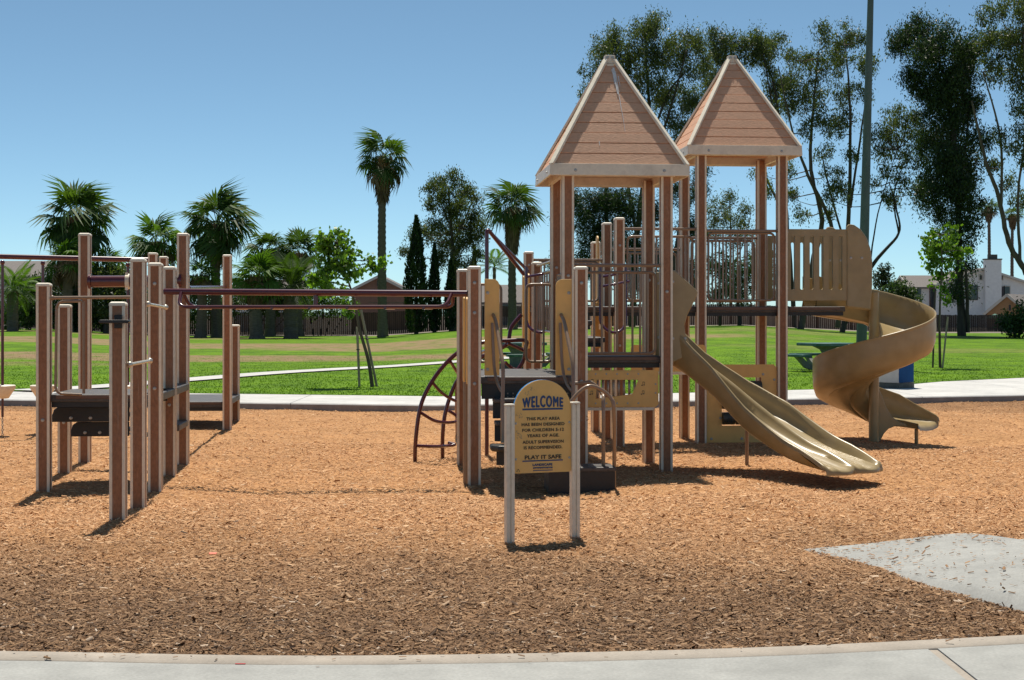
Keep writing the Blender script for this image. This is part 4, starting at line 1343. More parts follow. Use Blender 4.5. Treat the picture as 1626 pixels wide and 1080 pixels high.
# ---- arch climber, sliding pole and grab loops in maroon
ac = empty('arch_climber', (0, 0, 0), 0, PS)
def T(*pts): return [toL(at(*p)) for p in pts]
fa = gnd(659, 731); fb = gnd(703, 724); fc_ = gnd(726, 690)
r1 = spl([toL((fa.x, fa.y, -.1))] + T((660, 700, 17.6), (668, 645, 17.6), (686, 606, 17.62), (712, 573, 17.7), (740, 552, 17.75), (772, 543, 17.8), (806, 541, 17.85), (834, 541, 17.9)) + T((835, 552, 17.9), (830, 575, 17.95), (817, 592, 17.9), (800, 596, 17.8)), 7)
r2 = spl([toL((fb.x, fb.y, -.1))] + T((703, 690, 18.1), (708, 652, 18.1), (722, 612, 18.1), (738, 590, 18.05), (760, 570, 18.0), (790, 556, 17.95), (806, 545, 17.9), (812, 520, 17.95), (828, 500, 18.0)), 7)
r3 = spl([toL((fc_.x, fc_.y, -.1))] + T((725, 640, 20.4), (728, 600, 20.2), (745, 570, 19.5), (775, 556, 18.6), (800, 550, 18.0)), 7)
for rr in (r1, r2, r3):
    q = MB(); q.tube(rr, .024, 10); q.build('climber_rail', M['maroon'], ac, smooth=50)
for pts in (((661, 708, 17.6), (690, 709, 17.8), (712, 708, 18.1), (722, 706, 18.15), (712, 703, 18.2)),
            ((669, 656, 17.6), (690, 668, 17.7), (712, 671, 17.9), (727, 668, 18.1), (724, 660, 18.2), (712, 652, 18.15)),
            ((687, 608, 17.62), (703, 625, 17.75), (722, 636, 17.95), (738, 638, 18.1), (752, 636, 18.2)),
            ((715, 574, 17.7), (722, 585, 17.85), (731, 598, 18.05)),
            ((806, 545, 17.85), (820, 551, 17.9), (832, 557, 17.95)),
            ((802, 575, 17.9), (812, 584, 17.95), (822, 588, 18.0))):
    q = MB(); q.tube(spl(T(*pts), 6), .019, 8); q.build('rung', M['maroon'], ac, smooth=50)
sp = empty('sliding_pole', (0, 0, 0), 0, PS)
fp = gnd(773, 717)
topp = at(776, 362, fp.y)
q = MB(); q.tube(fillet([toL((fp.x, fp.y, -.1)), toL((fp.x, fp.y, topp.z)), toL(at(832, 436, 19.3))], .08, 6), .025, 12); q.build('pole', M['maroon'], sp, smooth=50)
q = MB(); q.tube([toL((fp.x + .01, fp.y + .05, topp.z - .02)), toL(at(838, 430, 19.9))], .022, 10); q.build('pole_brace', M['maroon'], sp, smooth=50)
gl = empty('climbing_loop', (0, 0, 0), 0, PS)
def loop(cx, cy, w, zt, zb, n=10):
    pts = [(cx - w / 2, cy, zt)] + [(cx - w / 2 * math.cos(t), cy - .1 * math.sin(t), zb + .16 - .16 * math.sin(t)) for t in np.linspace(0, math.pi, 12)] + [(cx + w / 2, cy, zt)]
    return pts
for (cx, cy) in ((-.20, 2 * PG + .3), (-PG - .05, 2 * PG + .3)):
    q = MB(); q.tube(loop(cx, cy, .32, 2.3, 1.48), .018, 10); q.build('loop_tube', M['purple'], gl, smooth=50)
    for z in (2.20, 2.08):
        q = MB(); q.tube(spl([(cx - .17, cy - .02, z - .03), (cx, cy - .08, z), (cx + .2, cy - .02, z + .04)], 5), .016, 8); q.build('loop_rung', M['purple'], gl, smooth=50)

# ------------------------------------------------------------------ climbing station on the left
SO = gnd(188, 828)
ST = empty('climbing_station', (SO.x, SO.y, 0), TH)
tag(ST, 'low group of brown posts with deck, black steps and overhead tube, left of the towers', 'playground')
def S(px, py, z=0.0): return toL(gnd(px, py, z), SO)
def SA(px, py, Y): return toL(at(px, py, Y), SO)
pin = {}
for key, px, py, top, bolts in (('a', 188, 828, 480, ()), ('b', 220, 804, 411, ()), ('c', 247, 779, 418, (.99, 2.0)), ('d', 270, 755, 424, (.75,)), ('e', 291, 737, 371, ()),
                                ('f', 70, 778, 450, (.68,)), ('g', 103, 752, 484, (.55,)), ('h', 135, 735, 371, ()), ('k', 361, 683, 405, ()), ('l', 374, 667, 516, ())):
    p = S(px, py); Y = gnd(px, py).y; h = CAM_H + (500 - top) * Y / F - .03
    pin[key] = p; post(ST, p.x, p.y, h, True, bolts)
for key, px, Y, h in (('i', 243, 22.0, 2.57), ('j', 260, 23.4, 2.57)):
    p = SA(px, 500, Y); pin[key] = p; post(ST, p.x, p.y, h, True, (2.45,))
# main deck and low deck behind
dk = deck(ST, pin['f'].x + .03, pin['c'].x - .03, pin['f'].y + .02, pin['f'].y + 1.1, .925, .075)
mb = MB(); mb.box((pin['d'].x - .02, (pin['c'].y + pin['e'].y) / 2 + .02, .885), (.16, pin['e'].y - pin['c'].y - .2, .08)); mb.build('deck_side', M['deck'], ST, bevel=.01)
mb = MB(); mb.box((pin['e'].x - .02, pin['e'].y - .35, .47), (.16, .9, .07)); mb.build('low_step', M['deck'], ST, bevel=.01)
deck(ST, pin['j'].x, pin['k'].x - .01, pin['k'].y + .05, pin['l'].y, .42, .09, name='low_deck')
# black steps slung below the deck
for x0p, x1p, yt, yb, Y in ((83, 207, 645, 670, 15.05), (113, 207, 669, 693, 15.35)):
    A = SA(x0p, yb, Y); B = SA(x1p, yt, Y + .1)
    mb = MB(); w = B.x - A.x; h = B.z - A.z
    mb.extr([(0, 0), (w, 0), (w, h), (.06, h), (.02, h * .8), (0, h * .4)], (A.x, A.y, A.z), (1, 0, 0), (0, 0, 1), .03)
    mb.box((A.x + w / 2 + .02, A.y + .16, A.z + .06), (w, .30, .03))
    o = mb.build('hanging_step', M['black'], ST, bevel=.008)
    for q in (.25, .5, .85): inst('bolt', BOLT, o, (A.x + w * q, A.y - .035, A.z + .04))
# guard rail tube, loop and overhead tube
mb = MB(); yy_ = pin['f'].y; L0 = SA(83, 473, 14.62); mb.tube([L0, SA(208, 472, 14.66)], .016, 10); mb.ball(L0, .026)
a_ = SA(90, 479, 14.64); b_ = SA(88, 625, 14.64); c_ = SA(130, 627, 14.66)
mb.tube(fillet([SA(130, 478, 14.64), a_, b_, c_], .08, 6), .014, 8)
d_ = SA(133, 478, 14.66); mb.tube([d_, SA(133, 625, 14.66)], .014, 8)
mb.build('guard_rail', M['tan'], ST, smooth=45)
mb = MB(); A = SA(141, 447, 17.25); B = SA(289, 446, 17.2); mb.tube([A, B], .066, 20)
mb.tube([A, A + Vector((.03, 0, 0))], .085, 20); mb.tube([B - Vector((.03, 0, 0)), B], .085, 20)
ov = mb.build('overhead_tube', M['maroon'], ST, smooth=40)
mb = MB(); q = SA(203, 447, 17.22); mb.tube([q - Vector((.022, 0, 0)), q + Vector((.022, 0, 0))], .088, 20); mb.box((q.x, q.y - .085, q.z + .085), (.03, .03, .03)); mb.box((q.x, q.y - .085, q.z - .085), (.03, .03, .03))
mb.build('clamp', M['cream'], ov, smooth=40)
# rungs and hand grip
for (p, q) in (((206, 579, 12.5), (238, 573, 13.3)), ((235, 483, 13.5), (263, 488, 14.6))):
    A, B = SA(*p), SA(*q); mb = MB(); mb.tube([A, B], .015, 10); mb.ball(A, .027, 10); mb.ball(B, .027, 10); mb.build('rung', M['chrome'], ST, smooth=50)
mb = MB(); A = SA(185, 511, 12.34); mb.extr(rounded(.24, .028, .013, 4), (A.x - .12, A.y - .03, A.z - .012), (1, 0, 0), (0, 0, 1), .10)
mb.box((A.x + .01, A.y + .03, A.z), (.062, .05, .11)); mb.build('hand_grip', M['black'], ST, bevel=.005)
# overhead beam for the hanging pods and short bar to the rear post
A = SA(-60, 406, 21.4); B = SA(238, 413, 22.0)
mb = MB(); mb.tube([A, B], .037, 14); mb.build('pod_beam', M['maroon'], ST, smooth=40)
pst = SA(-70, 500, 21.4)
mb = MB(); A = SA(300, 457, 18.0); B = SA(357, 456, 22.2); mb.tube([A, B], .022, 10); mb.build('short_bar', M['maroon'], ST, smooth=40)
post(ST, pst.x, pst.y, 2.6)


# ------------------------------------------------------------------ hanging pods
PODN = ['tan hanging pod at the photo edge, leftmost of the three', 'tan hanging pod half hidden behind the front left post', 'tan hanging pod hidden low behind the tall left posts']
for i, (px, Y) in enumerate(((4, 21.3), (68, 21.6), (203, 22.0))):
    p = at(px, 500, Y)
    e = empty('hanging_pod', (p.x, p.y, 0))
    tag(e, PODN[i], 'hanging pod', 'pods hanging from the maroon beam')
    zb = CAM_H + (500 - (409 + px * .02)) * Y / F - .04
    zt = CAM_H + (500 - 611.5) * Y / F
    mb = MB(); mb.tube([(0, 0, zt - .02), (0, 0, zb - .06)], .021, 10); mb.ball((0, 0, zb - .03), .035, 10); mb.build('rod', M['maroon'], e, smooth=50)
    mb = MB(); mb.tube([(0, 0, zt - .19), (0, 0, zt - .185), (0, 0, zt - .05), (0, 0, zt - .01), (0, 0, zt)], [.06, .085, .172, .178, .165], 24); mb.build('pod', M['cream'], e, smooth=50)
    mb = MB(); mb.tube([(0, 0, zt - .45), (0, 0, zt - .18)], .018, 8); mb.build('lower_rod', M['maroon'], e, smooth=50)
    ch = MB(); z = zt - .46; k = 0
    while z > -.03:
        ring = []
        for t in np.linspace(0, 2 * math.pi, 9):
            ring.append((.012 * math.cos(t), 0, .022 * math.sin(t) + z) if k % 2 else (0, .012 * math.cos(t), .022 * math.sin(t) + z))
        ch.tube(ring, .0045, 5, cap=False); z -= .034; k += 1
    ch.build('chain', M['steel'], e)

# ------------------------------------------------------------------ overhead ladder
A = at(261, 463, 15.85); pw = Vector((G0.x - 2 * PG * _c + PG * _s, G0.y - 2 * PG * _s - PG * _c, 0)) + Vector((-.07, .03, 0))
B = Vector((pw.x, pw.y, CAM_H + 33.5 * pw.y / F))
ol = empty('overhead_ladder', (A.x, A.y, 0))
tag(ol, 'long maroon overhead bar joining the left posts to the entry deck', 'overhead bar')
O_ = Vector((A.x, A.y, 0)); d = (B - A); d.z = 0; L = d.length; d.normalize(); nn = Vector((-d.y, d.x, 0))
mb = MB(); mb.tube([A - O_, B - O_], .033, 14); mb.build('main_beam', M['maroon'], ol, smooth=40)
zl = CAM_H + 12.5 * 15.5 / F
def OL(s, off, z): return A - O_ + d * s + nn * off + Vector((0, 0, z - A.z))
s0, s1 = .20, L - .16
for off in (-.15, .15):
    mb = MB(); mb.tube(fillet([OL(s0, off * .15, 1.935), OL(s0 + .02, off, zl), OL(s1 - .02, off, zl), OL(s1, off * .15, 1.91)], .14, 6), .019, 10); mb.build('grip_rail', M['maroon'], ol, smooth=50)
mb = MB(); mb.tube([OL(L * .51, 0, zl), OL(L * .51, 0, 1.93)], .024, 10); mb.build('strut', M['maroon'], ol, smooth=40)
for k in range(7):
    s = s0 + .25 + (s1 - s0 - .5) * k / 6
    mb = MB(); mb.tube([OL(s, -.17, zl - .012), OL(s, .17, zl - .012)], .016, 8); mb.build('rung', M['maroon'], ol, smooth=50)

# ------------------------------------------------------------------ welcome sign
A = gnd(809, 865); Bx = Vector((A.x + .49, A.y + .175, 0))
sa = math.atan2(.175, .49)
ws = empty('welcome_sign', (A.x, A.y, 0), sa)
tag(ws, 'yellow arched WELCOME sign on two cream posts standing in the chips', 'sign')
SW = math.hypot(.49, .175)
def sign_post(x, h):
    mb = MB(); w, dd = .064, .06
    for s in (-1, 1): mb.box((x + s * (w / 4 + .002), 0, h / 2 - .1), (w / 2 - .004, dd, h + .2))
    mb.box((x, 0, h / 2 - .1), (.012, dd - .016, h + .2 - .01))
    o = mb.build('sign_post', M['cream'], ws, bevel=.004)
    c = MB(); c.box((x, 0, h + .008), (w + .006, dd + .006, .018)); c.build('post_cap', M['cream'], o, bevel=.008)
sign_post(0, 1.025); sign_post(SW, 1.03)
# panel outline: straight sides, arched top
x0, x1 = .033, SW - .033
zb, zs_, zt = .525, .99, 1.215
out = [(x0 + .012, zb), (x1 - .012, zb), (x1, zb + .012)]
cxm = (x0 + x1) / 2; hw = (x1 - x0) / 2
for k in range(0, 25):
    t = math.pi * k / 24
    out.append((cxm + hw * math.cos(t), zs_ + (zt - zs_) * math.sin(t)))
out.append((x0, zb + .012))
mb = MB(); mb.extr(out, (0, .0, 0), (1, 0, 0), (0, 0, 1), .009); pn = mb.build('sign_panel', M['yellow'], ws)
mb = MB(); mb.extr([(cxm + (a - cxm) * 1.004, b_ + (.002 if b_ > .6 else -.0)) for a, b_ in out], (0, .0185, 0), (1, 0, 0), (0, 0, 1), .018); mb.build('panel_core', M['blueedge'], pn)
for xx_, zz in ((x0 + .014, .895), (x0 + .014, .63), (x1 - .014, .895), (x1 - .014, .63)):
    bo = inst('bolt', BOLT, pn, (xx_, -.006, zz)); bo.scale = (.55, .6, .55)


def text(body, cx, z, h, width, m, parent, bold=0.0, warp=None, y=-.0105, name='lettering', space=1.0, dup=0.0):
    cu = bpy.data.curves.new('t', 'FONT'); cu.body = body; cu.size = 1.0; cu.align_x = 'CENTER'; cu.extrude = .001; cu.offset = bold
    cu.resolution_u = 3; cu.space_character = space
    tob = bpy.data.objects.new('t', cu); COL.objects.link(tob)
    dg = bpy.context.evaluated_depsgraph_get()
    me = bpy.data.meshes.new_from_object(tob.evaluated_get(dg))
    bpy.data.objects.remove(tob); bpy.data.curves.remove(cu)
    co = np.empty(len(me.vertices) * 3); me.vertices.foreach_get('co', co); co = co.reshape(-1, 3)
    x = co[:, 0]; yv = co[:, 1]
    xm = (x.min() + x.max()) / 2; sx = width / (x.max() - x.min()); sz = h / .72
    nx_ = (x - xm) * sx; nz_ = yv * sz
    if warp: nz_ = nz_ * (1 + warp * (1 - (nx_ / (width / 2)) ** 2))
    V_ = np.stack([cx + nx_, y - co[:, 2] * 1.2, z + nz_], 1)
    me.vertices.foreach_set('co', V_.ravel()); me.update()
    if dup:
        polys = [tuple(q.vertices) for q in me.polygons]; nv = len(V_)
        vv = []; ff = []
        for k_, (ex, ez) in enumerate(((-dup, 0), (0, 0), (dup, 0), (0, dup), (0, -dup))):
            vv += [(a + ex, b_ - k_ * .0002, c + ez) for a, b_, c in V_]; ff += [tuple(i + k_ * nv for i in q) for q in polys]
        me = bpy.data.meshes.new(name); me.from_pydata(vv, [], ff)
    me.materials.clear(); me.materials.append(m); me.name = name
    return inst(name, me, parent)


PXM = (x1 - x0) / 91.0                    # metres per photograph pixel on the panel
def tz(py): return zb + (751 - py) * (zt - zb) / 148.0
def tx(px): return x0 + (px - 818) * PXM
text('WELCOME', tx(863.5), tz(646), .066, 64 * PXM, M['navy'], pn, warp=.30, space=1.22, dup=.0035)
def rule(xa, xb, y0, hh, m=M['navy']):
    q = MB(); q.box((tx((xa + xb) / 2), -.0105, tz(y0)), ((xb - xa) * PXM, .002, hh)); q.build('rule', m, pn)
rule(831, 895.5, 649.5, .013)
for s, y, wpx in (('THIS PLAY AREA', 667, 53), ('HAS BEEN DESIGNED', 676, 68), ('FOR CHILDREN 5-12', 685, 66), ('YEARS OF AGE.', 694, 51), ('ADULT SUPERVISION', 704, 65), ('IS RECOMMENDED.', 713, 61)):
    text(s, tx(864), tz(y), .0225, wpx * PXM, M['ink'], pn, space=1.06, dup=.0008)
text('PLAY IT SAFE', tx(864), tz(729), .029, 58 * PXM, M['ink'], pn, dup=.0014)
rule(831, 895.5, 731.8, .009)
text('LANDSCAPE', tx(863), tz(740), .0165, 31 * PXM, M['navy'], pn, dup=.0012)
rule(848, 879, 743.3, .012)
text('STRUCTURES INC.', tx(863.5), tz(745.0), .0085, 29 * PXM, M['yellow'], pn, y=-.0135)
rule(848, 879, 747.3, .006)
mb = MB()                                 # small recycling triangle in the corner
tri = [Vector((tx(824.5) + .015 * math.cos(t), -.0105, tz(747) + .015 * math.sin(t))) for t in (math.pi / 2, math.pi * 7 / 6, math.pi * 11 / 6, math.pi / 2)]
mb.tube(tri, .002, 5); mb.build('recycling_mark', M['ink'], pn)
mb = MB()                                 # scratched scribbles
for cx, cy, wpx in ((838, 625, 8), (848, 616, 6), (826, 660, 12), (824, 686, 7), (826, 694, 8)):
    for k in range(7):
        qx = tx(cx + random.uniform(-wpx, wpx) * .5); qz = tz(cy + random.uniform(-3, 3))
        mb.beam((qx, -.0105, qz), (qx + random.uniform(-.012, .012), -.0105, qz + random.uniform(-.012, .016)), .0016, .0028)
mb.build('scratches', M['scuff'], pn)

# small litter
p = gnd(338, 887)
mb = MB(); mb.extr(rounded(.055, .02, .008, 3), (-.027, -.01, 0), (1, 0, 0), (0, .94, .34), .006)
o = mb.build('plastic_scrap', M['orange'], loc=(p.x, p.y, .03)); tag(o, 'bright orange plastic scrap lying on the dark chips', 'litter')
p = gnd(380, 1055, .036)
mb = MB(); mb.extr(rounded(.05, .012, .005, 3), (-.02, -.006, 0), (1, 0, 0), (0, 1, 0), .004)
o = mb.build('plastic_scrap', M['red'], loc=(p.x, p.y, .036)); tag(o, 'tiny red scrap lying on the front kerb', 'litter')

# ------------------------------------------------------------------ trees and plants
def leaf_quads(C, D, S, L, W):
    n = len(C)
    V = np.empty((n, 4, 3))
    V[:, 0] = C - D * (L / 2)[:, None]
    V[:, 1] = C - S * (W / 2)[:, None]
    V[:, 2] = C + D * (L / 2)[:, None]
    V[:, 3] = C + S * (W / 2)[:, None]
    return V


def unit(v): return v / (np.linalg.norm(v, axis=1, keepdims=True) + 1e-9)


def crown_mesh(name, blobs, dens, size, m, droop=0.5, aspect=.35, clump=.33, per=34, flat=1.0):
    """blobs: (x, y, z, r); many small leaves gathered in clumps through each blob's volume"""
    Vs = []; Ts = []
    for (x, y, z, r) in blobs:
        r = r * 1.3; nc = max(4, int(dens * 3.4 * r * r))
        u = unit(rng.normal(size=(nc, 3))); rad = r * rng.random(nc) ** .45
        cc = u * rad[:, None] * np.array([1, 1, flat]) + np.array([x, y, z])
        ct = np.clip(rng.normal(.45, .22, nc), 0, 1)
        for c, t in zip(cc, ct):
            k = int(per * rng.uniform(.6, 1.4)); cr = clump * rng.uniform(.6, 1.35)
            P_ = rng.normal(size=(k, 3)) * np.array([cr * .5, cr * .5, cr * .55]) + c
            D = rng.normal(size=(k, 3)); D[:, 2] -= droop * 2.2; D = unit(D)
            S_ = unit(np.cross(D, rng.normal(size=(k, 3))))
            L = size * rng.uniform(.6, 1.5, k)
            Vs.append(leaf_quads(P_, D, S_, L, L * aspect))
            Ts.append(np.repeat(np.clip(t + rng.normal(0, .17, k), 0, 1), 4))
    V = np.concatenate(Vs).reshape(-1, 3); T_ = np.concatenate(Ts)
    return npmesh(name, V, np.arange(len(V)).reshape(-1, 4), m, T_)


def tree(name, label, cat, Y, trunks, blobs, m, bark, dens=9, size=.22, droop=.5, aspect=.35, clump=.4, per=30, depth=.8, group=None, twig=.02, own_depth=True):
    """trunks: lists of (px, py, radius in m) from base up; blobs: (px, py, r px)"""
    b0 = trunks[0][0]
    bx = (b0[0] - 813) * Y / F; bz = float(gz(bx, Y))
    e = empty(name, (bx, Y, bz))
    tag(e, label, cat, group)
    s = Y / F
    org = Vector((bx, Y, bz))
    mb = MB(); tp = []
    rs = np.random.default_rng(int(abs(b0[0]) * 13 + b0[1]))
    for ti, t in enumerate(trunks):
        dy = 0 if ti == 0 else rs.uniform(-1, 1) * .8
        pts = []
        for i, (px, py, r) in enumerate(t):
            p = at(px, py, Y) - org
            p.y += dy * i / max(1, len(t) - 1) * 2
            pts.append(p)
        if ti == 0: pts[0].z = -.3
        sp_ = spl(pts, 6); rr = np.interp(np.linspace(0, 1, len(sp_)), np.linspace(0, 1, len(t)), [q[2] * .52 for q in t])
        sp_ = [p + Vector((rs.normal(0, .12), rs.normal(0, .12), 0)) * float(r_) for p, r_ in zip(sp_, rr)]
        mb.tube(sp_, list(rr), 8); tp += sp_
    B = []
    for px, py, r in blobs:
        p = at(px, py, Y) - org; rad = r * s
        p.y += rs.uniform(-1, 1) * depth * (1.2 + rad)
        B.append((p.x, p.y, p.z, rad))
        o2 = Vector(tuple(rs.normal(0, 1, 3))).normalized() * rad * 1.15
        B.append((p.x + o2.x, p.y + o2.y, p.z + o2.z * .8, rad * .62))
        # limb from the nearest lower trunk point
        cand = [q for q in tp if q.z < p.z + rad * .2] or tp[:3]
        q = min(cand, key=lambda c: (c - p).length + .25 * abs(p.z - c.z))
        mid = q.lerp(p, .5) + Vector((rs.normal(0, .2), rs.normal(0, .2), -.12 * (p - q).length))
        mb.tube(spl([q, mid, p], 4), list(np.interp(np.linspace(0, 1, 9), [0, 1], [min(.09, twig * 2.2), twig * .5])), 5)
        for k in range(3):
            e2 = p + Vector(tuple(rs.normal(0, rad * .5, 3)))
            mb.tube(spl([mid.lerp(p, .6), (p + e2) / 2 + Vector((0, 0, .1)), e2], 3), list(np.linspace(twig * .6, twig * .2, 7)), 4)
    mb.build('trunk', bark, e, smooth=60)
    inst('crown', crown_mesh('crown', B, dens, size, m, droop, aspect, clump, per), e)
    return e


def z3(lst, ox, oy, k): return [(ox + a / k, oy + b / k, c / k) for a, b, c in lst]


# --- tall eucalyptus group behind the towers
A_ = z3([(190, 190, 55), (225, 165, 40), (340, 140, 50), (330, 190, 60), (395, 130, 40), (250, 260, 60), (150, 270, 45), (120, 330, 40), (90, 420, 35), (440, 250, 65), (540, 200, 55), (580, 180, 35), (380, 330, 75), (430, 430, 65), (330, 420, 65), (520, 340, 45), (560, 500, 50), (480, 560, 50), (550, 430, 45), (300, 300, 60), (470, 180, 35), (600, 260, 40), (520, 610, 45)], 900, 0, 2.842)
tree('eucalyptus_tree', 'tall dense eucalyptus rising behind the front tower roof', 'tree', 104, [[(1003, 520, .45), (1008, 420, .4), (1020, 300, .32), (1032, 200, .24), (1025, 90, .12)], [(1020, 300, .25), (1058, 190, .16), (1085, 90, .08)], [(1012, 380, .25), (985, 220, .18), (965, 90, .08)], [(1030, 230, .2), (1060, 150, .14), (1085, 120, .07)]], A_, M['leaf_euc'], M['darkbark'], dens=6, clump=.5, per=62, size=.165, droop=.7)
A2 = z3([(640, 330, 45), (690, 240, 50), (745, 220, 45), (680, 190, 35), (660, 400, 45), (620, 480, 40), (720, 290, 40), (860, 200, 50), (935, 200, 45), (900, 260, 40), (830, 250, 40), (950, 380, 45), (960, 460, 45), (910, 330, 25)], 900, 0, 2.842)
tree('eucalyptus_tree', 'slender eucalyptus with olive crown between the two tower roofs', 'tree', 108, [[(1262, 520, .35), (1255, 420, .3), (1245, 300, .25), (1232, 150, .15), (1210, 90, .07)], [(1250, 350, .2), (1190, 220, .14), (1140, 90, .06)], [(1240, 240, .15), (1215, 120, .09), (1205, 75, .04)]], A2, M['leaf_euc'], M['darkbark'], dens=9, clump=.45, per=54, size=.165, droop=.7)
B_ = z3([(1060, 260, 45), (1010, 250, 30), (1150, 190, 45), (1290, 150, 50), (1240, 210, 50), (1330, 150, 30), (1320, 290, 45), (1180, 310, 50), (1130, 260, 30), (1010, 370, 50), (1080, 450, 60), (1000, 480, 45), (1250, 410, 50), (1330, 420, 35), (1385, 280, 30), (1130, 550, 45), (1220, 590, 45), (1180, 690, 35), (1010, 770, 35), (1030, 890, 30), (920, 870, 25), (850, 790, 28), (1180, 790, 35), (1290, 700, 28), (1230, 870, 38), (1060, 600, 35), (1290, 540, 35), (1160, 420, 40), (1090, 350, 40), (1080, 960, 25), (1180, 960, 25)], 900, 0, 2.842)
tree('eucalyptus_tree', 'airy eucalyptus with several leaning trunks beside the lamp pole', 'tree', 100, [[(1270, 520, .42), (1290, 420, .36), (1305, 350, .3), (1288, 270, .24), (1290, 190, .17), (1300, 80, .07)], [(1330, 520, .35), (1345, 400, .3), (1350, 300, .24), (1352, 170, .16), (1345, 70, .06)], [(1300, 480, .3), (1320, 370, .26), (1280, 280, .2), (1255, 215, .13), (1230, 110, .06)], [(1350, 330, .18), (1370, 200, .12), (1385, 100, .05)], [(1345, 400, .16), (1320, 300, .12), (1310, 240, .07)]], B_, M['leaf_euc'], M['bark'], dens=6.5, clump=.42, per=50, size=.165, droop=.8)
Gb = z3([(200, 390, 28), (240, 355, 28), (270, 380, 28), (250, 430, 28), (290, 440, 28), (220, 470, 28), (260, 500, 28), (310, 500, 25), (200, 520, 24), (240, 560, 24), (190, 610, 18), (170, 560, 20), (160, 420, 18), (230, 610, 18), (300, 590, 24), (30, 610, 18), (55, 570, 18), (290, 360, 25), (320, 420, 25), (330, 560, 22), (215, 420, 22)], 1300, 0, 1.929)
tree('eucalyptus_tree', 'thin eucalyptus with a bent bare limb right of the lamp pole', 'tree', 97, [[(1335, 522, .36), (1358, 465, .33), (1394, 410, .22), (1427, 371, .15), (1424, 335, .11), (1412, 290, .07)], [(1427, 371, .12), (1420, 310, .09), (1440, 250, .05)], [(1380, 430, .12), (1392, 340, .08), (1420, 240, .04)]], Gb, M['leaf_euc'], M['darkbark'], dens=6.5, clump=.42, per=48, size=.165, droop=.8)
Eb = z3([(330, 75, 38), (280, 105, 32), (250, 135, 24), (300, 170, 40), (370, 120, 45), (420, 160, 40), (460, 150, 32), (330, 250, 42), (400, 240, 48), (450, 230, 40), (350, 330, 42), (420, 340, 50), (470, 330, 34), (370, 410, 42), (430, 430, 50), (480, 430, 28), (380, 490, 42), (440, 520, 44), (480, 550, 28), (350, 560, 32), (320, 600, 30), (420, 600, 42), (470, 640, 32), (370, 640, 32), (430, 690, 36), (400, 750, 24), (450, 750, 26), (440, 820, 24), (415, 890, 24), (455, 880, 22), (470, 480, 32), (395, 560, 40), (405, 300, 40), (300, 230, 30)], 1300, 0, 1.929)
tree('evergreen_tree', 'massive dark evergreen tree standing before the white house', 'tree', 92, [[(1527, 528, .55), (1524, 440, .42), (1520, 310, .35), (1508, 160, .25), (1478, 60, .1)], [(1537, 528, .25), (1532, 470, .2), (1526, 420, .15)], [(1520, 330, .2), (1535, 200, .12), (1535, 90, .06)]], Eb, M['leaf_dark'], M['darkbark'], dens=10, clump=.5, per=60, size=.17, droop=.6)
Fb = z3([(560, 40, 38), (600, 15, 38), (580, 100, 38), (620, 110, 32), (600, 175, 35), (560, 150, 30), (625, 260, 32), (610, 340, 30), (500, 130, 28), (520, 195, 28), (550, 230, 24), (610, 410, 24), (560, 500, 20), (600, 560, 20), (635, 620, 22), (540, 420, 18), (645, 50, 38), (645, 190, 34), (660, 350, 34), (670, 120, 38), (690, 250, 38), (700, 450, 32), (585, 470, 20), (620, 500, 22), (680, 20, 40)], 1300, 0, 1.929)
tree('eucalyptus_tree', 'eucalyptus with a curved grey trunk at the right photo edge', 'tree', 88, [[(1672, 530, .42), (1650, 470, .4), (1626, 427, .34), (1602, 385, .3), (1585, 310, .24), (1565, 255, .2), (1543, 160, .1)], [(1590, 330, .18), (1583, 220, .13), (1550, 120, .06)], [(1620, 420, .2), (1612, 310, .15), (1620, 200, .1), (1610, 60, .05)], [(1650, 470, .25), (1665, 300, .18), (1650, 120, .08)]], Fb, M['leaf_euc'], M['bark'], dens=8, clump=.45, per=54, size=.165, droop=.7)
# --- pine behind the front tower
Cb = [(925, 330, 20), (960, 318, 22), (940, 365, 22), (978, 355, 22), (1003, 330, 22), (1040, 340, 18), (1075, 312, 18), (1100, 360, 18), (893, 352, 10), (882, 425, 9), (1010, 400, 22), (950, 430, 18), (1060, 410, 20), (1090, 440, 18), (1000, 450, 18), (1112, 275, 10), (905, 310, 12), (925, 400, 14), (975, 395, 20), (1040, 450, 18), (1110, 300, 14), (1125, 250, 10)]
tree('pine_tree', 'dark pine seen between the posts of the front tower', 'tree', 98, [[(965, 518, .4), (964, 420, .33), (962, 330, .2), (960, 285, .08)], [(964, 400, .12), (1010, 370, .1), (1070, 330, .05)], [(1062, 518, .3), (1068, 420, .25), (1085, 300, .12)]], Cb, M['leaf_dark'], M['darkbark'], dens=14, clump=.45, per=46, size=.22, droop=-.1, aspect=.2)
Db = [(1135, 330, 12), (1160, 316, 11), (1185, 335, 10), (1150, 350, 14), (1175, 355, 12), (1140, 375, 12), (1165, 385, 14), (1195, 380, 10), (1130, 355, 9)]
tree('grey_green_tree', 'small grey green tree seen under the rear tower roof', 'tree', 125, [[(1160, 515, .3), (1160, 440, .22), (1160, 360, .12), (1158, 320, .05)], [(1160, 430, .12), (1182, 380, .08), (1190, 340, .04)]], Db, M['leaf_euc'], M['bark'], dens=7, clump=.5, per=40, size=.18)
Hb = [(1140, 425, 18), (1172, 430, 20), (1200, 420, 18), (1218, 445, 16), (1150, 455, 16), (1185, 462, 18), (1210, 405, 14), (1130, 470, 14), (1105, 455, 14), (1110, 420, 14)]
tree('evergreen_tree', 'dark leafy tree behind the rear tower railings', 'tree', 105, [[(1175, 520, .3), (1172, 460, .22), (1174, 420, .1)], [(1143, 520, .2), (1142, 450, .12), (1140, 420, .06)]], Hb, M['leaf_shrub'], M['darkbark'], dens=10, clump=.42, per=30, size=.2)
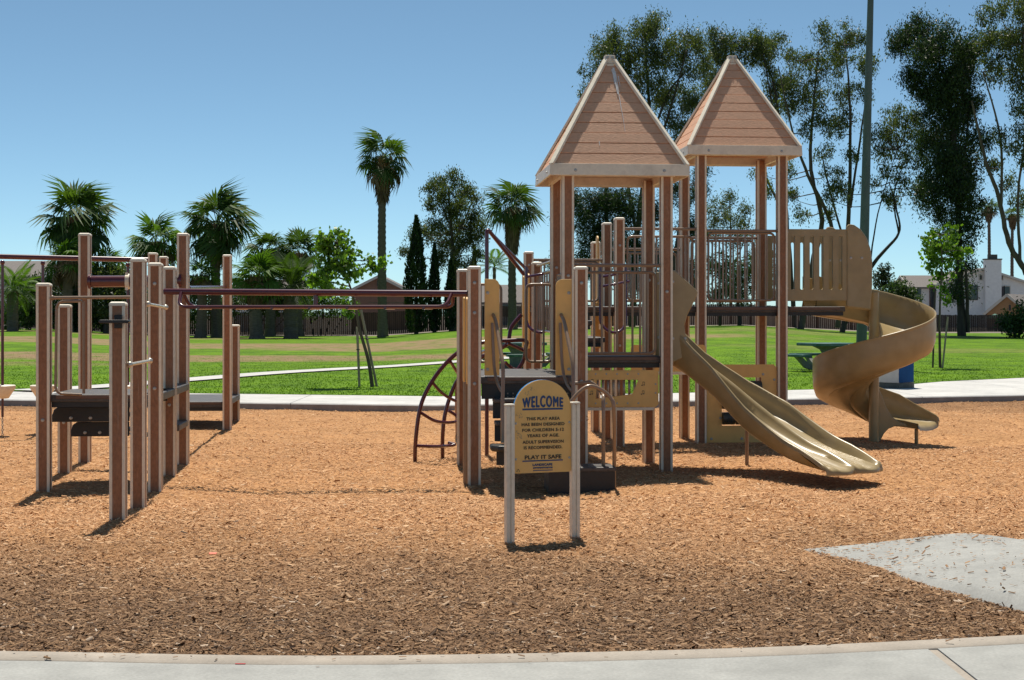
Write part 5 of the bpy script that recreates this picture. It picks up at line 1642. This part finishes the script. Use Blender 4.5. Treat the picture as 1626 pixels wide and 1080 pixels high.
# --- eucalyptus on the left, cypresses
Lb = z3([(950, 265, 28), (1025, 250, 30), (915, 300, 26), (1080, 305, 36), (990, 325, 38), (1125, 335, 22), (930, 370, 30), (1060, 385, 40), (1000, 415, 40), (1120, 415, 30), (1155, 470, 20), (1080, 475, 40), (1000, 500, 45), (930, 480, 32), (890, 520, 30), (1050, 560, 38), (980, 580, 38), (1110, 540, 28), (1140, 600, 20), (1040, 640, 30), (960, 640, 30), (860, 490, 18), (820, 520, 14), (800, 600, 14), (1065, 740, 28), (1095, 660, 28), (1145, 530, 22)], 380, 200, 3.0)
tree('eucalyptus_tree', 'round crowned eucalyptus between the two tall skirted palms', 'tree', 106, [[(722, 497, .35), (722, 440, .3), (717, 370, .22), (712, 300, .1)], [(718, 390, .14), (745, 330, .1), (752, 300, .05)], [(716, 360, .12), (695, 310, .08), (690, 290, .04)]], Lb, M['leaf_euc'], M['bark'], dens=12, clump=.42, per=50, size=.165, droop=.7)


def cypress(label, px, ytop, ybase, hw, Y):
    x = (px - 813) * Y / F; zb_ = float(gz(x, Y)); zt_ = CAM_H + (500 - ytop) * Y / F; w = hw * Y / F
    e = empty('cypress_tree', (x, Y, zb_)); tag(e, label, 'tree', 'cypresses along the fence')
    mb = MB(); mb.tube([(0, 0, -.2), (0, 0, (zt_ - zb_) * .8)], [.16, .03], 8); mb.build('trunk', M['darkbark'], e)
    H_ = zt_ - zb_; n_ = int(2600 * w * H_ / 3)
    t = rng.random(n_) ** .8; prof = np.interp(t, [0, .06, .25, .6, .85, 1], [.55, .85, 1.0, .72, .34, .03]) * w
    a = rng.uniform(0, 2 * math.pi, n_); lob = 1 + .16 * np.sin(a * 3 + t * 9) + .1 * np.sin(a * 5 - t * 23)
    rr = prof * lob * np.sqrt(rng.uniform(.45, 1, n_))
    C = np.stack([rr * np.cos(a), rr * np.sin(a), .15 + t * (H_ - .15)], 1)
    D = unit(np.stack([np.cos(a) * .45, np.sin(a) * .45, np.ones(n_)], 1) + rng.normal(0, .3, (n_, 3)))
    S_ = unit(np.cross(D, rng.normal(size=(n_, 3)))); L = rng.uniform(.18, .4, n_)
    V = leaf_quads(C, D, S_, L, L * .35).reshape(-1, 3)
    tn = np.repeat(np.clip(.35 + .3 * np.sin(a * 3 + t * 14) + rng.normal(0, .18, n_), 0, 1), 4)
    inst('crown', npmesh('crown', V, np.arange(len(V)).reshape(-1, 4), M['leaf_dark'], tn), e)


cypress('widest and tallest cypress, right of the tall palm', 661, 343, 495, 20, 103)
cypress('narrow cypress standing just right of the widest cypress', 690, 386, 495, 11, 104)
cypress('short cypress half hidden below the round eucalyptus', 716, 412, 497, 11, 103)
cypress('thinnest cypress, left of the second skirted palm', 753, 390, 497, 8, 109)


# --- fan palms
def fan_frond(Lp, Lb, nseg, droop, m, tint, half=125, tag_='frond'):
    V = []; Fc = []; T_ = []
    # petiole
    wv = .03
    for q in ((0, -wv, 0), (0, wv, 0), (Lp, wv * .6, -.03), (Lp, -wv * .6, -.03)): V.append(q)
    Fc.append((0, 3, 2, 1)); T_ += [tint * .8 + .2] * 4
    for k in range(nseg):
        a = R(-half + 2 * half * (k + .5) / nseg) + random.uniform(-.05, .05)
        L = Lb * (1 - .28 * abs(k / (nseg - 1) - .5) * 2) * random.uniform(.9, 1.08)
        da = R(half / nseg) * .92
        o = len(V); zz = random.uniform(-.03, .03)
        c1 = (Lp + L * .55 * math.cos(a - da), L * .55 * math.sin(a - da), -.10 * droop * L + zz)
        c2 = (Lp + L * .55 * math.cos(a + da), L * .55 * math.sin(a + da), -.10 * droop * L - zz)
        tip = (Lp + L * .97 * math.cos(a), L * .97 * math.sin(a), -.62 * droop * L * random.uniform(.7, 1.3))
        V += [(Lp, 0, 0), c1, tip, c2]
        Fc.append((o, o + 1, o + 2, o + 3))
        tt = min(1, max(0, tint + random.uniform(-.15, .15))); T_ += [tt * .9, tt, min(1, tt + .15), tt]
    return npmesh(tag_, np.array(V), np.array(Fc), m, np.array(T_))


FR = {}
for key, m in (('d', M['leaf_palm']), ('b', M['leaf_palm_b']), ('x', M['deadleaf'])):
    FR[key] = [fan_frond(1.0, 1.15, 20, dr, m, tn) for dr, tn in ((.6, .35), (.9, .6), (1.25, .2), (.75, .8), (1.6, .5))]


def fan_palm(label, px, pyc, rpx, Y, kind='d', n=46, skirt=0.0, trunk_r=.28, base_z=None, low=-55, dead=6, frac=1.0, group='fan palms along the fence'):
    x = (px - 813) * Y / F; zb_ = float(gz(x, Y)); zc = CAM_H + (500 - pyc) * Y / F - zb_
    Rr = rpx * Y / F; sc = Rr / 1.62
    e = empty('fan_palm', (x, Y, zb_)); tag(e, label, 'palm tree', group)
    mb = MB(); H_ = zc
    k = max(6, int(H_ / .18)); pts = []; rr = []
    bend = random.uniform(-.12, .12)
    for i in range(k + 1):
        t = i / k
        pts.append((bend * math.sin(t * 3), 0, -.2 + (H_ + .2) * t)); rr.append(trunk_r * (1.25 - .35 * t + .35 * max(0, .12 - t) / .12) * (1.06 if i % 2 else .94))
    mb.tube(pts, rr, 10); mb.build('trunk', M['palmbark'], e, smooth=30)
    if skirt:
        ns = 700; t = rng.random(ns); a = rng.uniform(0, 2 * math.pi, ns)
        rad = trunk_r * 1.1 + sc * .38 * (1 - t) ** .7 * rng.uniform(.6, 1, ns)
        C = np.stack([rad * np.cos(a), rad * np.sin(a), H_ - .1 * sc - t * skirt], 1)
        D = unit(np.stack([np.cos(a) * .18, np.sin(a) * .18, -np.ones(ns)], 1) + rng.normal(0, .12, (ns, 3)))
        S_ = unit(np.cross(D, np.stack([np.cos(a), np.sin(a), np.zeros(ns)], 1) + rng.normal(0, .3, (ns, 3))))
        L = rng.uniform(.5, 1.0, ns) * min(1, skirt)
        V = leaf_quads(C, D, S_, L, L * .16).reshape(-1, 3)
        so = inst('dead_leaf_skirt', npmesh('dead_leaf_skirt', V, np.arange(len(V)).reshape(-1, 4), M['deadleaf'], np.repeat(rng.random(ns), 4)), e)
        tag(so, kind='stuff')
    ga = math.pi * (3 - math.sqrt(5))
    n = int(n * .8); gap = random.uniform(0, 6.28); tilt = random.uniform(-.12, .12)
    for i in range(n):
        t = (i + .5) / n
        az = i * ga + random.uniform(-.35, .35)
        if t > .3 and abs(math.sin((az - gap) / 2)) < .12 and random.random() < .7: continue
        el = R(84 - (84 - low) * t ** .85) + random.uniform(-.2, .2) + tilt * math.cos(az)
        isd = i >= n - dead
        me = random.choice(FR['x' if isd else kind])
        o = inst('frond', me, e, (bend * .1, 0, H_ - .05 * sc))
        o.rotation_euler = (random.uniform(-.7, .7), -el, az)
        s_ = sc * random.uniform(.74, 1.12) * (frac if t > .6 else 1)
        o.scale = (s_, s_, s_)
    return e


fan_palm('big fan palm with shaggy round crown behind the far left posts', 122, 345, 60, 100, 'd', 64, skirt=1.6, trunk_r=.3, low=-82, dead=9)
fan_palm('smaller fan palm between the two big left fan palms', 248, 385, 42, 104, 'b', 40, skirt=.7, trunk_r=.3)
fan_palm('big fan palm with brown thatch, right of the tall twin posts', 345, 356, 56, 101, 'd', 64, skirt=2.2, trunk_r=.3, low=-80, dead=9)
fan_palm('bright low fan palm below the shaggy leftmost crown', 107, 415, 38, 97, 'b', 36, skirt=.8, trunk_r=.3)
fan_palm('fan palm half hidden below and right of the leftmost crown', 172, 425, 32, 99, 'b', 32, skirt=.6, trunk_r=.26)
fan_palm('fan palm pair, the left crown, above the low bright palm', 428, 398, 36, 105, 'd', 38, skirt=.8, trunk_r=.3)
fan_palm('fan palm pair, the right crown, beside the young tree', 474, 403, 38, 106, 'd', 38, skirt=.8, trunk_r=.3)
fan_palm('bright low fan palm with thick shaggy trunk by the fence', 408, 440, 42, 95, 'b', 40, skirt=1.6, trunk_r=.36, dead=8)
fan_palm('low fan palm behind the right of the tall left post', 318, 440, 30, 98, 'b', 30, skirt=.8, trunk_r=.3)
fan_palm('very tall lone fan palm with a slim bare trunk', 608, 250, 44, 101, 'd', 38, skirt=2.8, trunk_r=.26, low=-62, dead=3)
fan_palm('second tall fan palm with brown skirt left of the towers', 814, 330, 42, 102, 'd', 36, skirt=2.9, trunk_r=.24, low=-50, dead=3)
fan_palm('thin far palm above the chimney of the white house', 1570, 330, 17, 190, 'd', 26, skirt=1.5, trunk_r=.2, group='far thin palms')
fan_palm('thin far palm near the right photo edge', 1608, 342, 17, 190, 'd', 26, skirt=1.5, trunk_r=.2, group='far thin palms')


# --- feather palms
def feather_frond(L, m, tint, nl=26, arch=.55):
    V = []; Fc = []; T_ = []
    prev = None
    def pt(t): return Vector((L * (t - .12 * t * t * arch), 0, L * (.28 * t - arch * t * t)))
    for i in range(nl):
        t = (i + 1) / nl; p = pt(t); q = pt(t - 1 / nl)
        o = len(V); w = .03 * (1 - t) + .008
        V += [(q.x, -w, q.z), (q.x, w, q.z), (p.x, w, p.z), (p.x, -w, p.z)]; Fc.append((o, o + 3, o + 2, o + 1)); T_ += [tint] * 4
        ll = L * .24 * math.sin(math.pi * min(.97, t * .85 + .12)) + .05
        if t < .12: continue
        for s in (-1, 1):
            o = len(V); f = .5
            V += [(p.x - .03, s * w, p.z), (p.x + ll * .35 * f - .02, s * ll * .55, p.z - ll * .10), (p.x + ll * .55, s * ll * .88, p.z - ll * .45), (p.x + ll * .35 * f + .05, s * ll * .5, p.z - ll * .12)]
            Fc.append((o, o + 1, o + 2, o + 3)); tt = min(1, max(0, tint + random.uniform(-.15, .15))); T_ += [tt] * 4
    return npmesh('frond', np.array(V), np.array(Fc), m, np.array(T_))


FF = {'d': [feather_frond(2.6, M['leaf_palm'], t_, arch=a_) for t_, a_ in ((.2, .45), (.4, .6), (.55, .5))],
      'b': [feather_frond(2.6, M['leaf_palm_b'], t_, arch=a_) for t_, a_ in ((.3, .7), (.5, .8), (.6, .6))]}


def feather_palm(label, px, pyc, rpx, Y, kind, n, low=-20, trunk_r=.3):
    x = (px - 813) * Y / F; zb_ = float(gz(x, Y)); H_ = CAM_H + (500 - pyc) * Y / F - zb_; sc = rpx * Y / F / 2.2
    e = empty('feather_palm', (x, Y, zb_)); tag(e, label, 'palm tree', 'feather palms along the fence')
    mb = MB(); k = max(4, int(H_ / .2)); mb.tube([(0, 0, -.2 + (H_ + .2) * i / k) for i in range(k + 1)], [trunk_r * (1.08 if i % 2 else .95) for i in range(k + 1)], 10); mb.build('trunk', M['palmbark'], e)
    ga = math.pi * (3 - math.sqrt(5))
    for i in range(n):
        t = (i + .5) / n; o = inst('frond', random.choice(FF[kind]), e, (0, 0, H_))
        o.rotation_euler = (random.uniform(-.2, .2), -R(78 - (78 - low) * t), i * ga + random.uniform(-.2, .2)); s_ = sc * random.uniform(.85, 1.1); o.scale = (s_, s_, s_)


feather_palm('dark feather palm with long upright fronds beside the young tree', 462, 458, 66, 96, 'd', 34, trunk_r=.45)
feather_palm('slim feather palm with drooping fronds behind the entry deck', 785, 425, 36, 112, 'b', 18, low=-10, trunk_r=.12)
feather_palm('feather palm with pale drooping fronds at the left photo edge', 20, 462, 52, 92, 'b', 26, low=-25, trunk_r=.35)


# --- shrubs
def shrub(label, Y, blobs, m=None, dens=14, size=.16):
    b0 = blobs[0]; x = (b0[0] - 813) * Y / F; zb_ = float(gz(x, Y)); e = empty('shrub', (x, Y, zb_)); tag(e, label, 'shrub', 'shrubs along the fence')
    B = []; mb = MB()
    for px, py, r in blobs:
        p = at(px, py, Y) - Vector((x, Y, zb_)); p.y += random.uniform(-.6, .6); rad = 1.15 * r * Y / F
        B.append((p.x, p.y, p.z, rad)); mb.tube([(p.x * .4, 0, -.2), (p.x * .8, p.y * .5, p.z * .5), tuple(p)], [.05, .035, .01], 5)
    mb.build('stem', M['darkbark'], e)
    inst('crown', crown_mesh('crown', B, dens, size, m or M['leaf_shrub'], .15, .5, .33, 30), e)


shrub('dark shrub mass at the far left beyond the hanging pods', 99, [(30, 500, 18), (60, 490, 18), (55, 465, 16), (85, 500, 18), (70, 445, 14), (10, 505, 16)])
shrub('dark shrub below the leftmost big fan palm', 99.5, [(125, 470, 20), (110, 500, 18), (145, 495, 20), (135, 445, 16), (165, 500, 16)])
shrub('olive green shrub behind the maroon overhead tube', 98, [(185, 455, 20), (175, 480, 20), (200, 490, 18), (205, 440, 14), (165, 440, 16), (215, 470, 16)], M['leaf_euc'])
shrub('dark shrub between the middle left posts and the fence', 100, [(250, 470, 18), (270, 490, 18), (240, 500, 16), (285, 465, 14), (300, 505, 14), (225, 500, 14)])
shrub('dark bush behind the pair of fan palms', 107.5, [(385, 478, 16), (430, 470, 18), (405, 460, 14), (450, 480, 16), (475, 468, 16), (420, 490, 14)])
shrub('leafy bush behind the broad young tree', 107.8, [(505, 472, 15), (530, 478, 15), (490, 485, 14), (550, 485, 13), (515, 455, 12)], M['leaf_palm_b'])
shrub('dark bush filling the gap behind the middle left palms', 107.6, [(335, 482, 16), (305, 470, 16), (360, 485, 15), (285, 480, 16), (320, 455, 13), (260, 470, 14)])
shrub('tall dark bush behind the leftmost fan palms', 107.7, [(150, 455, 22), (190, 460, 22), (110, 455, 22), (70, 470, 22), (225, 465, 18), (30, 478, 20), (130, 430, 16), (180, 432, 16)])
shrub('rounded green bush left of the white house', 130, [(1418, 468, 14), (1434, 464, 15), (1426, 480, 14), (1444, 474, 11), (1410, 482, 12), (1438, 487, 12)], dens=10, size=.2)
shrub('dark round bush by the fence at the right edge', 86, [(1612, 508, 15), (1600, 520, 11), (1624, 500, 14), (1632, 515, 16), (1608, 522, 10), (1645, 505, 16)])
shrub('small dark tree top left of the rounded green bush', 140, [(1401, 432, 9), (1405, 448, 8), (1396, 445, 8), (1399, 470, 8), (1404, 490, 10)], M['leaf_dark'], dens=10, size=.22)


# --- young trees with their stakes
def sapling(label, px, py, trunk, blobs, size, dens, per=16):
    g = gnd(px, py, .12)
    Y = g.y; e = empty('young_tree', (g.x, Y, g.z)); tag(e, label, 'tree', 'young staked trees')
    mb = MB(); pts = [at(a, b_, Y) - g for a, b_ in trunk]; pts[0].z = -.1; sp_ = spl(pts, 6)
    mb.tube(sp_, list(np.linspace(.045, .012, len(sp_))), 8)
    B = []
    for a, b_, r in blobs:
        p = at(a, b_, Y) - g; p.y += random.uniform(-.35, .35); B.append((p.x, p.y, p.z, r * Y / F))
        cand = [q for q in sp_ if q.z < p.z] or sp_; q = min(cand, key=lambda c: (c - p).length)
        mb.tube(spl([q, q.lerp(p, .5) + Vector((0, 0, .05)), p], 4), list(np.linspace(.016, .005, 9)), 5)
    mb.build('trunk', M['bark'], e, smooth=50)
    inst('crown', crown_mesh('crown', B, dens, size, M['leaf_young'], .35, .85, .13, per), e)
    return Y


def stake(label, p0, p1, Y, m, r=.028):
    a = at(*p0, Y); b_ = at(*p1, Y); g = float(gz(a.x, Y)); a.z = g
    e = empty('tree_stake', (a.x, a.y, a.z)); tag(e, label, 'stake', 'stakes of the young trees')
    mb = MB(); mb.tube([Vector((0, 0, -.1)), b_ - a], r, 10); mb.build('stake_pole', m, e, smooth=40)
    q = (b_ - a) * .62
    mb = MB(); mb.tube([(q.x + .035 * math.cos(t), q.y + .035 * math.sin(t), q.z) for t in np.linspace(0, 2 * math.pi, 12)], .01, 6, cap=False)
    mb.build('tie', M['rubber'], e)


sb_ = z3([(430, 555, 42), (470, 520, 30), (400, 590, 40), (500, 575, 36), (535, 610, 30), (430, 650, 46), (500, 660, 42), (360, 715, 32), (430, 725, 42), (340, 750, 26), (540, 720, 26), (565, 680, 18), (640, 655, 22), (620, 640, 18), (680, 655, 10), (450, 800, 22), (390, 780, 26), (500, 780, 24), (510, 890, 10), (390, 545, 26)], 380, 200, 3.0)
Ys = sapling('leafy young tree with a broad light green crown, left lawn', 592, 614, [(592, 614), (585, 573), (571, 523), (563, 480), (548, 430), (535, 385)], sb_, .085, 62, 18)
stake('short upright pale stake, left of the left young tree', (571, 616), (567, 519), Ys, M['stake'])
stake('long leaning pale stake, right of the left young tree', (600, 614), (573, 492), Ys + .12, M['stake'])
rb_ = [(1487, 375, 13), (1505, 372, 13), (1470, 390, 9), (1490, 400, 16), (1520, 408, 13), (1503, 428, 14), (1490, 445, 10), (1502, 475, 7), (1476, 425, 9), (1530, 400, 7), (1482, 412, 12), (1510, 395, 12), (1495, 460, 8), (1463, 383, 5)]
Ys = sapling('slim young tree with small bright crown, right lawn', 1493, 585, [(1493, 585), (1492, 530), (1493, 470), (1496, 420), (1492, 370)], rb_, .10, 40, 14)
stake('dark upright stake, left of the right young tree', (1481, 585), (1485, 458), Ys, M['darkstake'])
stake('pale leaning stake, right of the right young tree', (1496, 585), (1505, 503), Ys - .1, M['stake'])

# ------------------------------------------------------------------ fences
def fence(label, px0, px1, Y0, Y1, h, m, lattice=None):
    a = at(px0, 500, Y0); b_ = at(px1, 500, Y1); d = Vector((b_.x - a.x, b_.y - a.y, 0)); L = d.length; d.normalize(); nn = Vector((-d.y, d.x, 0))
    zb_ = float(gz(a.x, a.y)); e = empty('fence', (a.x, a.y, zb_)); tag(e, label, 'fence', 'wooden garden fences')
    bw = .145; n_ = int(L / bw); mb = MB()
    rz = math.atan2(d.y, d.x)
    for i in range(n_):
        q = d * (i + .5) * bw; zg = float(gz(a.x + q.x, a.y + q.y)) - zb_ - .08
        hh = h + random.uniform(-.02, .02)
        mb.box((q.x + nn.x * random.uniform(-.008, .008), q.y + nn.y * random.uniform(-.008, .008), zg + hh / 2), (bw - .012, .02, hh), rz=rz)
    o = mb.build('fence_boards', m, e); tag(o, kind='stuff')
    pm_ = MB(); pm_.box((0, 0, (h + .1) / 2), (.1, .1, h + .1)); pme = pm_.mesh('fence_post', m)
    k = 0
    while k * 2.4 < L:
        q = d * (k * 2.4) - nn * .06; zg = float(gz(a.x + q.x, a.y + q.y)) - zb_ - .08
        inst('fence_post', pme, e, (q.x, q.y, zg), rz=rz); k += 1
    if lattice:
        l0, l1 = lattice; mb = MB(); s0 = (at(l0, 500, Y0).x - a.x); s1 = (at(l1, 500, Y0).x - a.x); q0 = s0
        zg = float(gz(a.x + (s0 + s1) / 2, a.y)) - zb_ - .08 + h
        while q0 < s1:
            mb.beam((q0, .01, zg), (q0 + .45, .01, zg + .45), .012, .035, up=(0, 1, 0)); mb.beam((q0 + .45, .03, zg), (q0, .03, zg + .45), .012, .035, up=(0, 1, 0)); q0 += .14
        mb.box(((s0 + s1) / 2, .02, zg + .47), (s1 - s0, .06, .05)); o = mb.build('lattice_top', M['lattice'], e); tag(o, kind='stuff')
    return e


fence('long weathered brown board fence behind the left palms', -120, 775, 110, 110, 1.75, M['fence'], (585, 770))
fence('weathered board fence behind the entry deck and towers', 777, 1085, 111, 111, 1.7, M['fence'])
fence('reddish board fence behind the rear tower and picnic table', 1087, 1430, 109, 109, 1.6, M['redfence'])
fence('dark board fence in front of the white house', 1432, 1720, 112, 112, 1.35, M['darkfence'])


# ------------------------------------------------------------------ houses
def house(name, label, o, rz, w, l, hw, rise, wall, win=(), over=.4, chimney=None, roofm='shingle'):
    """gable faces local -y, ridge runs along +y"""
    e = empty(name, o, rz); tag(e, label, 'house')
    mb = MB(); mb.extr([(-w / 2, -.6), (w / 2, -.6), (w / 2, hw), (0, hw + rise), (-w / 2, hw)], (0, 0, 0), (1, 0, 0), (0, 0, 1), -l)
    wl = mb.build('wall', M[wall], e)
    mb = MB()
    for s in (-1, 1):
        k = over / (w / 2)
        p = [Vector((s * (w / 2 + over), -over, hw - rise * k + .02)), Vector((0, -over, hw + rise + .02)), Vector((0, l + over, hw + rise + .02)), Vector((s * (w / 2 + over), l + over, hw - rise * k + .02))]
        t = Vector((0, 0, .16)); mb.add(p + [q + t for q in p], [(0, 1, 2, 3), (4, 7, 6, 5), (0, 4, 5, 1), (1, 5, 6, 2), (2, 6, 7, 3), (3, 7, 4, 0)])
    rf = mb.build('roof', M[roofm], e)
    mb = MB()
    for s in (-1, 1):
        k = over / (w / 2)
        mb.beam((s * (w / 2 + over), -over - .03, hw - rise * k + .08), (0, -over - .03, hw + rise + .08), .05, .22)
    mb.build('gable_trim', M['trim'], rf)
    for side, x, z, ww, hh, gl_, fr_ in win:
        f = MB(); g = MB(); 
        if side == 'f':
            f.box((x, -.03, z), (ww + .16, .08, hh + .16)); fo = f.build('window', M[fr_], e); g.box((x, -.075, z), (ww, .02, hh)); g.build('pane', M[gl_], fo)
        else:
            s = 1 if side == 'r' else -1
            f.box((s * (w / 2 + .03), x, z), (.08, ww + .16, hh + .16)); fo = f.build('window', M[fr_], e); g.box((s * (w / 2 + .075), x, z), (.02, ww, hh)); g.build('pane', M[gl_], fo)
    if chimney:
        x, y, cw, cd, ch = chimney
        mb = MB(); mb.box((x, y, ch / 2 - .3), (cw, cd, ch + .6)); co = mb.build('chimney', M[wall], e)
        mb = MB(); mb.box((x, y, ch + .06), (cw + .12, cd + .12, .12)); mb.box((x, y, ch + .32), (cw * .55, cd * .55, .42)); mb.build('chimney_cap', M['plinth'], co)
    return e


Yh = 150; s_ = Yh / F
def hz(py, Y=Yh): return CAM_H + (500 - py) * Y / F
gx_ = (1562 - 813) * s_
base_z = .4
house('white_house', 'white two storey house with tall chimney behind the dark fence', (gx_, Yh, base_z), 0, (1650 - 1503) * s_ * 0 + 9.2, 11, hz(452) - base_z, hz(428) - hz(452), 'stucco',
      [('f', (1544.5 - 1562) * s_, hz(465) - base_z, .85, 1.3, 'glass', 'shutter'), ('f', (1590 - 1562) * s_, hz(465) - base_z, .5, 1.25, 'shutter', 'trim'), ('f', (1599 - 1562) * s_, hz(465) - base_z, .5, 1.25, 'glass', 'trim'),
       ('f', (1590 - 1562) * s_, hz(441) - base_z, .22, .4, 'shutter', 'trim'), ('f', (1557 - 1562) * s_, hz(441) - base_z, .22, .4, 'shutter', 'trim')], chimney=((1574 - 1562) * s_, -.35, 1.6, .7, hz(413) - base_z))
wx0, wx1 = (1453 - 813) * s_, (1512 - 813) * s_
house('white_house_wing', 'white house wing with grey roof left of the chimney gable', (wx0, Yh + 4.2, base_z), -math.pi / 2, 6.0, wx1 - wx0, hz(457, Yh + 3) - base_z, 1.1, 'stucco',
      [('r', .25 + .45, hz(468) - base_z, .4, 1.2, 'glass', 'trim'), ('r', 2.2, hz(475) - base_z, .75, 2.0, 'glass', 'reddoor')])
house('tan_house', 'low tan gabled house at the right photo edge', ((1600 - 813) * 128 / F, 128, .4), R(-32), 3.4, 9, hz(497, 128) - .4, hz(470, 128) - hz(497, 128), 'tanstucco', [('f', .2, 1.9, .18, .5, 'shutter', 'tanstucco')], over=.25)
house('brown_house', 'brown gabled house behind the tall lone palm', ((602 - 813) * 135 / F, 135, .3), 0, 4.9, 9, hz(462, 135) - .3, hz(440, 135) - hz(462, 135), 'brownstucco', [('f', 0, hz(450, 135) - .3, .4, .5, 'shutter', 'brownstucco')], over=.35)
house('grey_roofed_house', 'grey roofed house behind the slim feather palm', ((850 - 813) * 140 / F, 140, .5), math.pi / 2, 7, 6.5, 2.3, 1.5, 'stucco', [('l', 3, 1.6, 1.4, 1.1, 'glass', 'trim')], over=.4)
house('pale_house', 'pale house roof low at the far left above the shrubs', ((-60 - 813) * 135 / F, 139, .7), -math.pi / 2, 8, 6.6, hz(440, 135) - .7, 1.4, 'stucco', [('r', 6.2, hz(447, 135) - .9, 1.0, .7, 'glass', 'trim')])
house('pale_house', 'pale roof glimpsed between the low bright palms', ((372 - 813) * 130 / F, 133, .3), -math.pi / 2, 6, 5.4, hz(468, 130) - .3, 1.2, 'stucco', over=.3)

# garden parasol by the tan house
p = at(1580, 506, 114); e = empty('garden_parasol', (p.x, p.y, float(gz(p.x, p.y)))); tag(e, 'green garden parasol showing above the dark fence', 'parasol')
zc_ = at(1580, 498, 114).z - e.location.z; mb = MB(); nn = 8; vs = [(0, 0, zc_)] + [(.72 * math.cos(2 * math.pi * k / nn), .72 * math.sin(2 * math.pi * k / nn), zc_ - .34) for k in range(nn)] + [(.0, 0, zc_ - .03)]
mb.add(vs, [(0, 1 + k, 1 + (k + 1) % nn) for k in range(nn)] + [(nn + 1, 1 + (k + 1) % nn, 1 + k) for k in range(nn)]); mb.build('canopy', M['green'], e)
mb = MB(); mb.tube([(0, 0, -.1), (0, 0, zc_ - .03)], .025, 8); mb.build('pole', M['trim'], e)

# ------------------------------------------------------------------ lamp pole, picnic tables, block
Yp = 46.0; a = at(1367, 560, Yp); gzp = float(gz(a.x, Yp)); e = empty('lamp_pole', (a.x, Yp, gzp)); tag(e, 'tall grey green lamp pole leaving the top of the photo', 'lamp pole')
top = at(1384, -60, Yp) - Vector((a.x, Yp, gzp)); mb = MB(); mb.tube([(0, 0, -.2), (0, 0, .0), top * .5, top], [.17, .165, .13, .085], 16); mb.build('pole', M['pole'], e, smooth=50)
mb = MB(); mb.tube([top - Vector((0, 0, .15)), top + Vector((-.7, 0, .1))], .04, 8); mb.box(top + Vector((-.9, 0, .1)), (.55, .3, .12)); mb.build('lamp_head', M['pole'], e)
mb = MB(); mb.box((0, 0, .02), (.5, .5, .06)); mb.build('base_plate', M['plinth'], e)


def picnic_table(label, px, Y, rz=0.0, L=1.5):
    x = (px - 813) * Y / F; g = float(gz(x, Y)); e = empty('picnic_table', (x, Y, g), rz); tag(e, label, 'picnic table', 'green topped picnic tables')
    H_ = .78; c_ = .28
    mb = MB(); h = L / 2; mb.extr([(-h + c_, -h), (h - c_, -h), (h, -h + c_), (h, h - c_), (h - c_, h), (-h + c_, h), (-h, h - c_), (-h, -h + c_)], (0, 0, H_ - .075), (1, 0, 0), (0, 1, 0), .075); mb.build('table_top', M['tablegreen'], e, bevel=.01)
    mb = MB(); mb.tube([(0, 0, 0), (0, 0, .1), (0, 0, .5), (0, 0, .6), (0, 0, H_ - .08)], [.30, .24, .20, .26, .48], 8); mb.build('pedestal', M['tablestone'], e)
    for k_ in range(4):
        q = Matrix.Rotation(k_ * math.pi / 2, 3, 'Z')
        mb = MB(); mb.box((0, 0, 0), (.32, .98, .07)); o = mb.build('bench', M['tablegreen'], e, bevel=.012); o.location = q @ Vector((1.05, 0, .44)); o.rotation_euler = (0, 0, k_ * math.pi / 2)
        mb = MB(); mb.extr([(.18, .03), (.55, .03), (.80, .10), (1.0, .30), (1.12, .404), (.92, .404), (.80, .30), (.66, .20), (.18, .17)], (0, .07, 0), (1, 0, 0), (0, 0, 1), .14)
        lg = mb.build('bench_arm', M['tablestone'], e, bevel=.012); lg.rotation_euler = (0, 0, k_ * math.pi / 2)


picnic_table('green topped concrete picnic table between rear tower and spiral slide', 1316, 42, R(24))
picnic_table('green picnic table glimpsed through the entry deck opening', 822, 42.5, R(10))

p = at(1427, 620, 32.6); e = empty('painted_block', (p.x, p.y, .107), R(-43)); tag(e, 'square concrete block painted white and blue behind the spiral slide', 'concrete block')
mb = MB(); bw_ = .66
mb.box((-bw_ / 2 + .0, bw_ / 2, .72), (bw_, bw_, 1.2), mat=0)
for i, f in enumerate(mb.f): pass
mb.m = [0, 0, 0, 0, 0, 0]
o = mb.build('block', M['block_white'], e, bevel=.01)
mb = MB(); mb.box((.004, bw_ / 2, .72), (.006, bw_ - .01, 1.19)); mb.build('blue_face', M['block_blue'], o)
mb = MB(); mb.box((-bw_ / 2, bw_ / 2, .055), (bw_ + .02, bw_ + .02, .12)); mb.build('plinth', M['plinth'], e)
